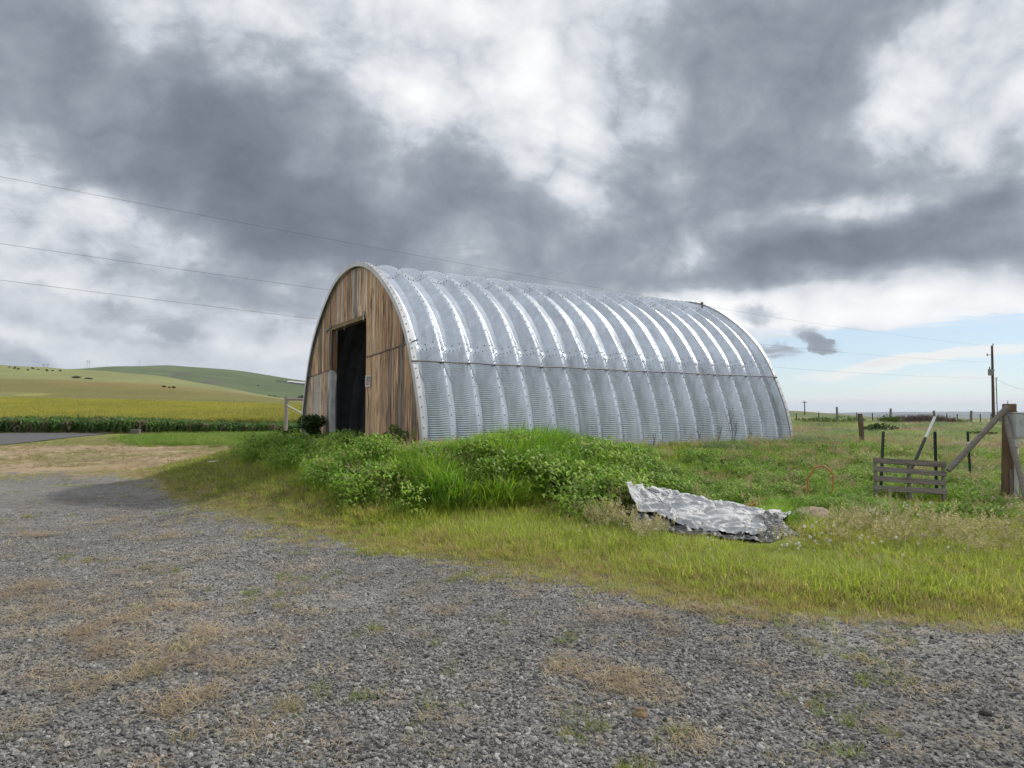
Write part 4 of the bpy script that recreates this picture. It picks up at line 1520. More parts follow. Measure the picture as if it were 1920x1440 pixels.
def shrub(name, loc, rx, ry, rz, n, size, m, label, cat, seed, group=None, stems=5, stem_m=None, clumps=9):
    o = empty(name, loc)
    v, f = leaf_cloud(n, rx, ry, rz, size, seed, clumps=clumps)
    mesh_obj('foliage', v, f, m, o)
    rr = random.Random(seed)
    mb = MB()
    for k in range(stems):
        a = rr.uniform(0, 6.28); q = rr.uniform(.2, .7)
        mb.tube([(0.05 * math.cos(a), .05 * math.sin(a), -.05), (rx * q * .5 * math.cos(a), ry * q * .5 * math.sin(a), rz * .8),
                 (rx * q * math.cos(a), ry * q * math.sin(a), rz * 1.6)], [.02 * rz, .014 * rz, .006 * rz], 5)
    mb.build('stems', stem_m or M_TWIG, o)
    return tag(o, label, cat, group)


b = at(588, 818, 18.3); b.z = h1(b.x, b.y)
shrub('shrub', b, .50, .45, .42, 2600, .045, M_LEAFD, 'dark leafy shrub growing against the left corner of the barn front', 'shrub', 2)
b = at(548, 824, 17.5); b.z = h1(b.x, b.y)
shrub('shrub', b, .7, .5, .24, 2000, .045, M_LEAFD, 'low spreading dark shrub left of the barn corner', 'shrub', 3)
b = at(745, 842, 13.5); b.z = h1(b.x, b.y)
shrub('leafy_weed', b, .26, .24, .28, 900, .03, M_LEAFW, 'upright green weed against the planks right of the doorway', 'weed', 4)
b = at(722, 838, 14.2); b.z = h1(b.x, b.y)
shrub('leafy_weed', b, .3, .26, .22, 900, .03, M_LEAFW, 'bushy green weed at the foot of the planks near the doorway', 'weed', 6)
# tall pale plant by the barn corner: spikes of narrow leaves
b = at(778, 862, 12.6); b.z = h1(b.x, b.y)
o = empty('spiky_weed', b)
sr = random.Random(9)
for k in range(4):
    dx, dy, hh = sr.uniform(-.12, .03), sr.uniform(-.08, .08), sr.uniform(.4, .68)
    MB().tube([(0, 0, -.05), (dx * .5, dy * .5, hh * .5), (dx, dy, hh)], [.009, .008, .004], 6).build('stalk', M_LEAFY, o)
    mb = MB()
    for i in range(46):
        t = .35 + .65 * i / 46
        a = i * 2.4; l = .05 * (1.25 - t)
        c = Vector((dx * t, dy * t, hh * t)); q = Vector((math.cos(a), math.sin(a), .7)) * l; w2 = Vector((-math.sin(a), math.cos(a), 0)) * .009
        mb.add([c - w2, c + w2, c + q], [(0, 1, 2)])
    mb.build('leaves', M_LEAFY, o)
tag(o, 'pale yellow-green spiky weed at the near corner of the barn', 'weed')


# dead stalks along the metal side
def dead_weed(px, py, ydist, h_, n, label, seed, spread=.35):
    rr = random.Random(seed)
    b = at(px, py, ydist); b.z = h1(b.x, b.y)
    o = empty('dead_weed', b)
    for k in range(n):
        a = rr.uniform(-1, 1) * spread; hh = h_ * rr.uniform(.55, 1)
        pts = [(0.03 * k * rr.uniform(-1, 1), 0, -.05)]
        for i in range(1, 6):
            t = i / 5
            pts.append((a * hh * t + rr.uniform(-.012, .012), rr.uniform(-.03, .03) * t, hh * t))
        mb = MB().tube(pts, [.008, .007, .006, .005, .004, .002], 5)
        for i in (2, 3, 4):
            sgn = rr.choice((-1, 1)); p = Vector(pts[i])
            mb.tube([p, p + Vector((sgn * .07 * hh, 0, .10 * hh)), p + Vector((sgn * .10 * hh, 0, .2 * hh))], [.004, .003, .0015], 4)
        mb.build('stalk', M_TWIG, o)
    return tag(o, label, 'dead weed', 'dead weeds against the metal wall')


dead_weed(1376, 832, 16.9, .98, 5, 'tallest clump of crossed dead stalks against the metal wall', 1, .32)
dead_weed(1346, 830, 16.7, .55, 4, 'dark dead clump just left of the tallest dead stalks', 2, .2)
dead_weed(1312, 836, 16.4, .55, 2, 'two thin dead stalks left of the dark dead clump', 3, .15)
dead_weed(1452, 828, 17.9, .38, 2, 'small dead stalk near the far end of the metal wall', 4, .2)
dead_weed(1405, 832, 17.2, .55, 3, 'thin dead stalks right of the tallest dead clump', 5, .2)
dead_weed(1225, 842, 15.6, .42, 2, 'short dead stalk midway along the metal wall', 6, .25)

# dead bush and green bushes along the far fence
b = at(1722, 790, 44); b.z = h1(b.x, b.y)
o = empty('dead_bush', b)
rr = random.Random(4)
for k in range(9):
    mb = MB()
    x0 = -1.9 + 3.8 * k / 8
    for i in range(46):
        a = rr.uniform(-1, 1); hh = rr.uniform(.35, .78) * (1 - .25 * abs(x0) / 1.9)
        x, y = x0 + rr.uniform(-.4, .4), rr.uniform(-.6, .6)
        mb.tube([(x, y, -.05), (x + a * .15, y + rr.uniform(-.1, .1), hh * .5), (x + a * .4, y + rr.uniform(-.25, .25), hh)], [.018, .014, .007], 4, False)
        for _ in range(3):
            q = Vector((x + a * .25, y, hh * rr.uniform(.45, .8)))
            mb.tube([q, q + Vector((rr.uniform(-.3, .3), rr.uniform(-.2, .2), rr.uniform(.05, .25)))], [.010, .006], 4, False)
    tag(mb.build('twigs', M_DEADBUSH, o), kind='stuff')
tag(o, 'wide brown leafless bush in front of the far pasture fence', 'bush')
for k, (px, py, y, rx, rz, lab, m_) in enumerate([
        (1668, 786, 43, .9, .42, 'bright green bush at the left end of the dead bush', M_LEAFG), (1790, 790, 44, 1.5, .26, 'low green bush right of the dead bush', M_LEAFG),
        (1655, 800, 30, .95, .24, 'dark green tussock in mid pasture left of the leaning post', M_LEAFD), (1562, 789, 42, 1.6, .33, 'green bush at the far fence near the tall wooden post', M_LEAFG),
        (1518, 789, 44, 1.4, .3, 'green bush at the far fence close to the barn', M_LEAFG), (1838, 806, 27, .7, .18, 'dark green tussock in the pasture behind the leaning brace', M_LEAFD),
        (1600, 788, 44, 1.1, .28, 'green bush at the far fence behind the round wooden post', M_LEAFG)]):
    b = at(px, py, y); b.z = h1(b.x, b.y) - .05
    shrub('pasture_bush', b, rx, rx * .6, rz, 900, .06, m_, lab, 'bush', 20 + k, 'bushes in the pasture', 4)


def tree(name, loc, h_, rx, m, label, seed, group):
    o = empty(name, loc)
    MB().tube([(0, 0, -.5), (.02 * h_, 0, h_ * .3), (0, .02 * h_, h_ * .6)], [.035 * h_, .028 * h_, .012 * h_], 6).build('trunk', M_TWIG, o)
    v, f = leaf_cloud(520, rx, rx, h_ * .40, h_ * .075, seed, zc=h_ * .58, clumps=7)
    mesh_obj('crown', v, f, m, o)
    return tag(o, label, 'tree', group)


def far_pt(px, y):
    a = (px - 960) / F
    x = a * y
    return Vector((x, y, h1(x, y)))


for k, (px, y, h_, rx, lab) in enumerate([
        (353, 1120, 10, 3.5, 'left one of two dark trees in the far valley'), (360, 1110, 8.5, 4.0, 'right one of two dark trees in the far valley'),
        (368, 1105, 5, 4, 'small round tree right of the two dark valley trees'), (375, 1100, 5, 4, 'small bushy tree at the end of the valley track'),
        (502, 1000, 7, 7, 'broad dark tree left in the row beyond the yellow field'), (512, 1000, 7, 6, 'second dark tree in the row beyond the yellow field'),
        (520, 1000, 6, 5, 'third dark tree in the row beyond the yellow field'), (534, 1000, 6, 4, 'dark tree behind the pale fence brace'),
        (550, 990, 5, 4, 'low dark tree between fence brace and barn'), (565, 985, 13, 5.5, 'tallest dark tree beside the barn edge'), (484, 1400, 4, 3.5, 'single small tree on the green hillside')]):
    p = far_pt(px, y)
    tree('far_tree', p, h_, rx, M_LEAFFAR, lab, 60 + k, 'trees in the far valley')
sh = [(15, 560, 'a'), (25, 545, 'b'), (33, 540, 'c'), (50, 535, 'd'), (60, 560, 'e'), (70, 550, 'f'), (86, 540, 'g'), (97, 545, 'h'), (111, 545, 'i'), (160, 470, 'j'), (164, 470, 'k'), (169, 468, 'l'), (307, 430, 'm'), (317, 428, 'n'), (325, 427, 'o')]
side = ['leftmost dark shrub on the pale hillside at the left', 'second dark shrub from the left on the pale hillside', 'third dark shrub from the left on the pale hillside',
        'fourth dark shrub from the left on the pale hillside', 'fifth dark shrub from the left on the pale hillside', 'sixth dark shrub from the left on the pale hillside',
        'seventh dark shrub from the left on the pale hillside', 'eighth dark shrub from the left on the pale hillside', 'ninth dark shrub from the left on the pale hillside',
        'left of three small shrubs beside the long hillside thicket', 'middle of three small shrubs beside the long hillside thicket', 'right of three small shrubs beside the long hillside thicket',
        'left of three shrubs low on the slope above the field', 'middle of three shrubs low on the slope above the field', 'right of three shrubs low on the slope above the field']
for k, ((px, y, _), lab) in enumerate(zip(sh, side)):
    p = far_pt(px, y)
    r_ = [1.0, 1.9, 1.3, 1.1, 1.5, .9, 1.6, 1.0, 1.5, 1.1, 1.1, 1.2, 1.6, 1.1, 1.6][k]
    r_ *= .7
    shrub('hill_shrub', p, r_ * 1.25, r_, r_ * .7, 160, .35, M_LEAFFAR, lab, 'shrub', 90 + k, 'shrubs on the left hillside', 3)
p = far_pt(144, 475)
shrub('hill_thicket', p, 5.0, 2.0, .7, 500, .4, M_LEAFSAGE, 'long brown thicket lying across the pale hillside', 'thicket', 140, None, 3)


# farm buildings on the far hill
def far_house(px, y, w_, d_, h_, label):
    p = far_pt(px, y)
    o = empty('farm_building', p, R(8))
    MB().box(-w_ / 2, w_ / 2, -d_ / 2, d_ / 2, -1, h_).build('walls', M_FARWALL, o)
    rf = MB()
    e = .6
    rf.add([(-w_ / 2 - e, -d_ / 2 - e, h_ - .1), (w_ / 2 + e, -d_ / 2 - e, h_ - .1), (w_ / 2 + e, d_ / 2 + e, h_ - .1), (-w_ / 2 - e, d_ / 2 + e, h_ - .1),
            (-w_ / 2 - e, 0, h_ + d_ * .32), (w_ / 2 + e, 0, h_ + d_ * .32)], [(0, 1, 5, 4), (2, 3, 4, 5), (0, 4, 3), (1, 2, 5), (3, 2, 1, 0)])
    rf.build('roof', M_ROOF, o)
    for k in range(3):
        x = -w_ * .3 + w_ * .3 * k
        MB().box(x - .8, x + .8, -d_ / 2 - .06, -d_ / 2 - .01, .8, 2.2).build('window', M_DARK, o)
    tag(o, label, 'building', 'buildings on the far hill')


far_house(545, 1620, 14, 9, 3.2, 'long pale-roofed building leftmost on the far green hill')
far_house(557, 1625, 12, 9, 3.4, 'middle pale-roofed building on the far green hill')
far_house(566, 1630, 13, 10, 3.6, 'pale-roofed building nearest the barn on the far green hill')
for k, (px, lab) in enumerate(((520, 'dark tree left of the far farm buildings'), (526, 'second dark tree left of the far farm buildings'), (535, 'dark tree against the leftmost far farm building'))):
    tree('far_tree', far_pt(px, 1600), 5, 7, M_LEAFFAR, lab, 160 + k, 'trees in the far valley')


# transmission towers on the skyline
def h_tower(px, y, top_row, label):
    p = far_pt(px, y)
    h_ = EYE + (778 - top_row) / F * y - p.z
    o = empty('transmission_tower', p)
    wd = h_ * .34
    for sg_ in (-1, 1):
        MB().tube([(sg_ * wd / 2, 0, -1), (sg_ * wd / 2, 0, h_)], h_ * .016, 6).build('leg', M_CAN, o)
    MB().box(-wd * .95, wd * .95, -.2, .2, h_ * .86, h_ * .89).build('crossarm', M_CAN, o)
    MB().tube([(-wd / 2, 0, h_ * .5), (wd / 2, 0, h_ * .84)], h_ * .008, 5).build('cross_brace', M_CAN, o)
    MB().tube([(wd / 2, 0, h_ * .5), (-wd / 2, 0, h_ * .84)], h_ * .008, 5).build('cross_brace', M_CAN, o)
    tag(o, label, 'pylon', 'transmission towers on the skyline')


h_tower(84, 720, 681, 'leftmost transmission tower on the skyline in the dip between hills')
h_tower(164, 1790, 675, 'middle transmission tower on the left shoulder of the far hill')
h_tower(260, 1800, 676, 'right transmission tower on top of the far green hill')


# ------------------------------------------------------------------ ground cover: grasses and stones as scattered clumps
def proto_col(name, objs):
    c = bpy.data.collections.new(name)
    for o in objs: c.objects.link(o)
    return c


def proto(name, v, f, mats, mi=None):
    me = bpy.data.meshes.new(name)
    me.from_pydata([tuple(p) for p in v], [], [tuple(q) for q in f])
    for m in mats: me.materials.append(m)
    if mi is not None: me.polygons.foreach_set('material_index', mi)
    me.update()
    return bpy.data.objects.new(name, me)


def blade(v, f, x, y, h_, wd, az, lean, curl, segs=3):
    b0 = len(v)
    dx, dy = math.cos(az), math.sin(az)
    px_, py_ = -dy, dx
    for i in range(segs):
        t = i / segs
        r_ = lean * h_ * t + curl * h_ * t * t
        z = h_ * (t - .32 * (lean + curl) * t * t)
        ww = wd * (1 - .55 * t) * .5
        c = (x + dx * r_, y + dy * r_)
        v.append((c[0] - px_ * ww, c[1] - py_ * ww, z)); v.append((c[0] + px_ * ww, c[1] + py_ * ww, z))
    r_ = (lean + curl) * h_
    v.append((x + dx * r_, y + dy * r_, h_ * (1 - .32 * (lean + curl))))
    for i in range(segs - 1):
        a = b0 + 2 * i
        f.append((a, a + 1, a + 3, a + 2))
    a = b0 + 2 * (segs - 1)
    f.append((a, a + 1, a + 2))


def mk_clump(name, n, rad_, h0, h1_, wd, lean, curl, seed, wind=0.25):
    rr = random.Random(seed)
    v, f = [], []
    for _ in range(n):
        a, q = rr.uniform(0, 6.28), rad_ * math.sqrt(rr.random())
        az = a + rr.uniform(-1.0, 1.0)
        if rr.random() < wind: az = rr.uniform(2.4, 3.6)
        blade(v, f, q * math.cos(a), q * math.sin(a), rr.uniform(h0, h1_), wd * rr.uniform(.7, 1.3), az, rr.uniform(.05, lean), rr.uniform(.05, curl))
    return proto(name, v, f, [M_BLADE])


def mk_seed(name, n, rad_, h0, h1_, seed):
    rr = random.Random(seed)
    v, f, mi = [], [], []
    for _ in range(n):
        a, q = rr.uniform(0, 6.28), rad_ * math.sqrt(rr.random())
        hh = rr.uniform(h0, h1_)
        nf = len(f)
        az = rr.uniform(2.0, 4.2) if rr.random() < .5 else rr.uniform(0, 6.28)
        lean, curl = rr.uniform(.05, .3), rr.uniform(.05, .3)
        blade(v, f, q * math.cos(a), q * math.sin(a), hh, .006, az, lean, curl)
        mi += [0] * (len(f) - nf)
        tx, ty, tz = v[-1]
        for k in range(9):                          # open, feathery head
            zz = tz - hh * .24 * k / 9
            t = (k + 1) / 9
            xx, yy = tx - math.cos(az) * (lean + curl) * hh * .22 * k / 9, ty - math.sin(az) * (lean + curl) * hh * .22 * k / 9
            b_ = rr.uniform(0, 6.28); l = .012 + .036 * t
            cx_, sx_ = math.cos(b_) * l, math.sin(b_) * l
            i0 = len(v)
            v += [(xx, yy, zz - .006), (xx + cx_ * .6 - sx_ * .18, yy + sx_ * .6 + cx_ * .18, zz + .012), (xx + cx_, yy + sx_, zz + .004), (xx + cx_ * .6 + sx_ * .18, yy + sx_ * .6 - cx_ * .18, zz - .006)]
            f.append((i0, i0 + 1, i0 + 2, i0 + 3)); mi.append(1)
    for _ in range(n // 2):
        a, q = rr.uniform(0, 6.28), rad_ * math.sqrt(rr.random())
        nf = len(f)
        blade(v, f, q * math.cos(a), q * math.sin(a), rr.uniform(h0, h1_) * .55, .009, rr.uniform(0, 6.28), .3, .4)
        mi += [0] * (len(f) - nf)
    return proto(name, v, f, [M_BLADE, M_SEED], mi)


def mk_straw(name, n, rad_, seed):
    rr = random.Random(seed)
    v, f = [], []
    for _ in range(n):
        a, q = rr.uniform(0, 6.28), rad_ * math.sqrt(rr.random())
        l, az = rr.uniform(.04, .12), rr.uniform(0, 6.28)
        x, y, z = q * math.cos(a), q * math.sin(a), rr.uniform(.003, .02)
        up = rr.uniform(-.05, .45) * l
        dx, dy = math.cos(az) * l, math.sin(az) * l
        wx, wy = -math.sin(az) * .0016, math.cos(az) * .0016
        i0 = len(v)
        v += [(x - wx, y - wy, z), (x + wx, y + wy, z), (x + dx * .6 + wx, y + dy * .6 + wy, z + up), (x + dx * .6 - wx, y + dy * .6 - wy, z + up), (x + dx, y + dy, z + up * .8)]
        f += [(i0, i0 + 1, i0 + 2, i0 + 3), (i0 + 3, i0 + 2, i0 + 4)]
    return proto(name, v, f, [M_BLADE])


def mk_leafy(name, n, rad_, h_, size, seed, droop=.4):
    """upright broad-leaved plant: leaves up several stems"""
    rr = random.Random(seed)
    v, f = [], []
    for _ in range(n):
        a, q = rr.uniform(0, 6.28), rad_ * math.sqrt(rr.random())
        z = h_ * rr.random() ** .7
        az = rr.uniform(0, 6.28); l = size * rr.uniform(.6, 1.3)
        x, y = q * math.cos(a), q * math.sin(a)
        dx, dy = math.cos(az), math.sin(az)
        wx, wy = -dy * l * .2, dx * l * .2
        up = rr.uniform(-.2, .5) * l
        i0 = len(v)
        v += [(x, y, z), (x + dx * l * .5 + wx, y + dy * l * .5 + wy, z + up), (x + dx * l, y + dy * l, z + up - droop * l), (x + dx * l * .5 - wx, y + dy * l * .5 - wy, z + up)]
        f.append((i0, i0 + 1, i0 + 2, i0 + 3))
    return proto(name, v, f, [M_BLADE])


def mk_stone(name, seed):
    bm = bmesh.new()
    bmesh.ops.create_icosphere(bm, subdivisions=1, radius=1)
    rr = random.Random(seed)
    sx, sy, sz = rr.uniform(.8, 1.3), rr.uniform(.65, 1.0), rr.uniform(.4, .75)
    for v in bm.verts:
        v.co = Vector((v.co.x * sx, v.co.y * sy, v.co.z * sz)) * rr.uniform(.68, 1.2)
    bm.verts.index_update()
    v = [p.co[:] for p in bm.verts]; f = [[q.index for q in p.verts] for p in bm.faces]
    bm.free()
    return proto(name, v, f, [M_STONE])


def scatter(name, xyz, rotv, scl, pick, tint, coll, label, cat, tint2=None):
    n = len(xyz)
    me = bpy.data.meshes.new(name)
    me.vertices.add(n)
    me.vertices.foreach_set('co', np.asarray(xyz, np.float32).ravel())
    def attr(nm, typ, key, val):
        a = me.attributes.new(nm, typ, 'POINT')
        a.data.foreach_set(key, np.ascontiguousarray(val).ravel())
    attr('rot', 'FLOAT_VECTOR', 'vector', np.asarray(rotv, np.float32))
    attr('scl', 'FLOAT_VECTOR', 'vector', np.asarray(scl, np.float32))
    attr('pick', 'INT', 'value', np.asarray(pick, np.int32))
    attr('tint', 'FLOAT_COLOR', 'color', np.hstack([np.clip(tint, 0.004, .9), np.ones((n, 1))]).astype(np.float32))
    t2 = tint if tint2 is None else tint2
    attr('tint2', 'FLOAT_COLOR', 'color', np.hstack([np.clip(t2, 0.004, .9), np.ones((n, 1))]).astype(np.float32))
    o = bpy.data.objects.new(name, me)
    COL.objects.link(o)
    ng = bpy.data.node_groups.new(name + '_scatter', 'GeometryNodeTree')
    ng.interface.new_socket('Geometry', in_out='INPUT', socket_type='NodeSocketGeometry')
    ng.interface.new_socket('Geometry', in_out='OUTPUT', socket_type='NodeSocketGeometry')
    N = ng.nodes; L = ng.links
    gi, go = N.new('NodeGroupInput'), N.new('NodeGroupOutput')
    ci = N.new('GeometryNodeCollectionInfo')
    ci.inputs['Collection'].default_value = coll
    ci.inputs['Separate Children'].default_value = True
    ci.inputs['Reset Children'].default_value = True
    ip = N.new('GeometryNodeInstanceOnPoints')
    ip.inputs['Pick Instance'].default_value = True
    def na(nm, typ):
        q = N.new('GeometryNodeInputNamedAttribute'); q.data_type = typ
        q.inputs['Name'].default_value = nm
        return q.outputs['Attribute']
    L.new(gi.outputs[0], ip.inputs['Points'])
    L.new(ci.outputs[0], ip.inputs['Instance'])
    L.new(na('pick', 'INT'), ip.inputs['Instance Index'])
    L.new(na('rot', 'FLOAT_VECTOR'), ip.inputs['Rotation'])
    L.new(na('scl', 'FLOAT_VECTOR'), ip.inputs['Scale'])
    L.new(ip.outputs[0], go.inputs[0])
    md = o.modifiers.new('scatter', 'NODES')
    md.node_group = ng
    return tag(o, label, cat, None, 'stuff')


def polar_pts(n, r0, r1, amax=46, power=1.0):
    """random ground points in front of the camera, thinner with distance"""
    a = np.radians(rng.uniform(-amax, amax, n))
    if power == 1.0: r_ = rng.uniform(r0, r1, n)                       # density ~ 1/r
    else: r_ = r0 * (r1 / r0) ** rng.random(n)                         # density ~ 1/r^2
    x, y = r_ * np.sin(a), r_ * np.cos(a)
    return x, y


def rots(n, tiltmax=.12):
    r_ = np.zeros((n, 3))
    r_[:, 0] = rng.normal(0, tiltmax, n); r_[:, 1] = rng.normal(0, tiltmax, n); r_[:, 2] = rng.uniform(0, 6.283, n)
    return r_


def lerp_c(c0, c1, t):
    t = np.clip(t, 0, 1)[:, None]
    return np.array(c0) * (1 - t) + np.array(c1) * t


_tx0, _tx1 = float(TOPC[0, 0]), float(at(1484, 958, 9.15).x)


def clear_of_things(x, y, low=False):
    """1 where plants may grow: not inside the barn, nor under the tarp"""
    s, w = barn_local(x, y)
    ok = ~((s > 0.02) & (s < LEN + .05) & (w > -.03) & (w < 2 * HW + .03))
    yb = np.interp(x, BOTC[:, 0], BOTC[:, 1]) - (0.50 if low else 0.62)
    yt = np.interp(x, TOPC[:, 0], TOPC[:, 1]) + 0.25
    ok &= ~((x > _tx0 - .10) & (x < _tx1 + .02) & (y > yb) & (y < yt))
    ok &= ~(((x - cH.x) / .42) ** 2 + ((y - cH.y - .1) / .34) ** 2 < 1)
    if not low: ok &= ~((np.abs(x - pc.x) < .72) & (y > pc.y - .95) & (y < pc.y + .08))
    ok &= ~((np.abs(x - rs.x) < .2) & (y > rs.y - .75) & (y < rs.y + .2))
    return ok


# colours
G_DEEP, G_LUSH, G_BRI, G_YEL = (0.085, 0.225, 0.012), (0.20, 0.41, 0.018), (0.33, 0.52, 0.03), (0.44, 0.49, 0.04)
G_SAGE, G_DRY, G_TAN, G_PINK = (0.20, 0.27, 0.12), (0.42, 0.33, 0.16), (0.47, 0.34, 0.17), (0.42, 0.30, 0.20)

lushC = proto_col('lush_clumps', [mk_clump('lush_%d' % k, 44, .16, .18, .50, .012, .55, 1.05, k) for k in range(5)])
seedC = proto_col('seed_clumps', [mk_seed('seed_%d' % k, 16, .16, .30, .58, 40 + k) for k in range(4)])
shortC = proto_col('short_clumps', [mk_clump('short_%d' % k, 30, .12, .05, .14, .007, .5, .7, 80 + k, .1) for k in range(4)])
strawC = proto_col('straw_clumps', [mk_straw('straw_%d' % k, 34, .13, 120 + k) for k in range(4)])
leafC = proto_col('leafy_plants', [mk_leafy('leafy_%d' % k, 110, .22, .5, .085, 160 + k) for k in range(3)])
cropC = proto_col('crop_plants', [mk_leafy('crop_%d' % k, 150, .42, 1.35, .36, 190 + k, .75) for k in range(3)])
stoneC = proto_col('stones', [mk_stone('stone_%d' % k, 210 + k) for k in range(7)])


def lushness(x, y):
    """how rank the grass is, 0 to 1"""
    bd = barn_dist(x, y)
    s, w = barn_local(x, y)
    side_ = sstep(-bd, -3.3, -2.3) * sstep(s, -2.8, -1.2) * (w < 3.0)
    front = sstep(-bd, -2.6, -1.2) * (s < .3) * sstep(-w, -9.2, -6.5)
    n_ = fbm(x / 1.3, y / 1.3, 3, 61)
    right_ = sstep(x, 0.6, 2.2) * sstep(y, 9.0, 10.0) * sstep(-bd, -8.5, -6.0) * (0.80 + .8 * (n_ - .4))
    return np.clip(np.maximum(np.maximum(side_, front * .8), right_), 0, 1)


# --- rank green grass
x, y = polar_pts(84000, 8.0, 22.0, 45)
L_ = lushness(x, y)
keep = (rng.random(len(x)) < L_ * 1.1) & clear_of_things(x, y) & (gravel_sd(x, y) < -14)
x, y, L_ = x[keep], y[keep], L_[keep]
z = H(x, y)
n_a, n_b = fbm(x / .9, y / .9, 3, 71), fbm(x / .35, y / .35, 2, 72)
bd = barn_dist(x, y); s_, w_ = barn_local(x, y)
core = np.exp(-(((x - .25) / 1.5) ** 2 + ((y - 12.4) / 2.0) ** 2))
n_h = fbm(x / .62, y / .62, 2, 73)
sc = (0.25 + .29 * L_ + .57 * core) * (.45 + 1.2 * sstep(n_h, .22, .72))
sc *= 1 - .25 * sstep(-s_, -.2, .5) * sstep(-bd, -1.2, -.2)
# keep it low where the photograph shows the foot of the metal wall
foot = sstep(-bd, -1.9, -.8)
sc *= 1 - foot * (1 - np.interp(s_, [-3, -.3, .9, 1.7, 3.1, 4.1, 11], [.90, .62, .50, .92, .95, .42, .40]))
sc *= 1 - .35 * sstep(x, 1.5, 4.0)
sc = np.clip(sc * rng.uniform(.75, 1.3, len(x)), .2, 1.6)
tint = lerp_c(G_DEEP, G_LUSH, n_h * 2.2 - .5)
tint = np.where((n_b > .52)[:, None], lerp_c(G_LUSH, G_BRI, (n_b - .5) * 5), tint)
tint = np.where((rng.random(len(x)) < .10)[:, None], np.array((0.26, 0.38, 0.14)), tint)
yel = sstep(-L_, -.55, -.15)
tint = tint * (1 - .6 * yel[:, None]) + np.array(G_YEL) * .6 * yel[:, None]
tint *= rng.uniform(.8, 1.2, (len(x), 1))
scatter('tall_grass', np.stack([x, y, z - .02], 1), rots(len(x)), np.stack([sc * .95, sc * .95, sc], 1), rng.integers(0, 5, len(x)), tint, lushC,
        'tall lush green grass banked up against the barn', 'grass')
N_LUSH = len(x)

# --- broad-leaved weeds among it
x, y = polar_pts(17000, 8.5, 20.0, 45)
L_ = lushness(x, y)
n_a = fbm(x / .8, y / .8, 3, 171)
keep = (rng.random(len(x)) < L_ * sstep(n_a, .41, .58)) & clear_of_things(x, y) & (barn_dist(x, y) > .15) & (gravel_sd(x, y) < -20)
x, y = x[keep], y[keep]
sc = rng.uniform(.5, 1.0, len(x)) * (.6 + .8 * n_a[keep]) * (1 - .45 * sstep(x, 1.5, 4.0)) * (1 - .4 * sstep(-barn_dist(x, y), -1.9, -.8) * (barn_local(x, y)[0] > -.9)) * (1 + .5 * np.exp(-(((x - .25) / 1.6) ** 2 + ((y - 12.0) / 2.0) ** 2)))
scatter('leafy_weeds', np.stack([x, y, H(x, y) - .02], 1), rots(len(x)), np.stack([sc, sc, sc], 1), rng.integers(0, 3, len(x)),
        lerp_c((0.13, 0.27, 0.02), (0.32, 0.47, 0.06), rng.random(len(x))), leafC, 'broad-leaved green weeds among the tall grass by the barn', 'weeds')

# --- short yellow-green turf between the gravel and the bank, and thin grass at the left
x, y = polar_pts(64000, 5.0, 23.0, 46)
gs = gravel_sd(x, y)
L_ = lushness(x, y)
n_a = fbm(x / 1.1, y / 1.1, 4, 81)
px_, py_ = proj(x, y, 0.0)
dens = sstep(-gs + 60 * (n_a - .5), -30, 12) * (1 - .8 * L_ * clear_of_things(x, y))
dens *= np.where(x < -3, np.interp(py_, [838, 860, 880, 1000], [.3, .4, .8, .95]), 1.0)
keep = (rng.random(len(x)) < dens) & clear_of_things(x, y, True)
x, y, n_a, gs = x[keep], y[keep], n_a[keep], gs[keep]
n_c = fbm(x / .5, y / .5, 3, 83)
grow = sstep(-gs, 0, 60)
sc = np.clip((.45 + 1.0 * grow * n_a * 1.6) * rng.uniform(.7, 1.35, len(x)), .3, 1.55)
sc = np.where(x < -3.5, sc * .8, sc)
hem = np.interp(x, BOTC[:, 0], BOTC[:, 1])
sc = np.where((x > _tx0 - .2) & (x < _tx1 + .1) & (y > hem - 1.25) & (y < hem), sc * .45, sc)
tint = lerp_c((0.50, 0.47, 0.11), (0.38, 0.47, 0.045), n_c * 2.2 - .5 + .5 * grow)
dry = (rng.random(len(x)) < .10 + .38 * (1 - grow) * (n_c + .3))
tint = np.where(dry[:, None], lerp_c(G_DRY, G_TAN, rng.random(len(x))), tint)
leftd = (x < -3.5) & (gs < 0)
tint = np.where((leftd & (rng.random(len(x)) < .55))[:, None], lerp_c((0.27, 0.24, 0.08), (0.20, 0.26, 0.045), rng.random(len(x))), tint)
tint *= rng.uniform(.8, 1.2, (len(x), 1))
scatter('short_grass', np.stack([x, y, H(x, y) - .008], 1), rots(len(x)), np.stack([sc, sc, sc], 1), rng.integers(0, 4, len(x)), tint, shortC,
        'short yellow-green grass along the edge of the gravel', 'grass')

# --- seeding grass: front right, before the tarp, and the pasture
x, y = polar_pts(30000, 6.5, 26.0, 45)
gs = gravel_sd(x, y)
n_a = fbm(x / 1.4, y / 1.4, 4, 91)
px_, py_ = proj(x, y, H(x, y))
w1 = sstep(px_, 1380, 1560) * sstep(-gs, 35, 80) * sstep(n_a, .40, .58) * .13 * (1 - .8 * lushness(x, y)) * sstep(py_, 912, 945)
w2 = sstep(px_, 1030, 1120) * sstep(-px_, -1270, -1180) * sstep(py_, 925, 955) * sstep(-gs, 60, 90) * .32
w3 = sstep(x, 4, 6.5) * sstep(y, 12.5, 15) * .09
w4 = sstep(lushness(x, y), .2, .5) * .05
keep = (rng.random(len(x)) < np.maximum(np.maximum(w1, w2), np.maximum(w3, w4))) & clear_of_things(x, y) & (barn_dist(x, y) > .5)
x, y, n_a = x[keep], y[keep], n_a[keep]
sc = rng.uniform(.55, 1.0, len(x)) * (1 - .2 * sstep(y, 13, 18))
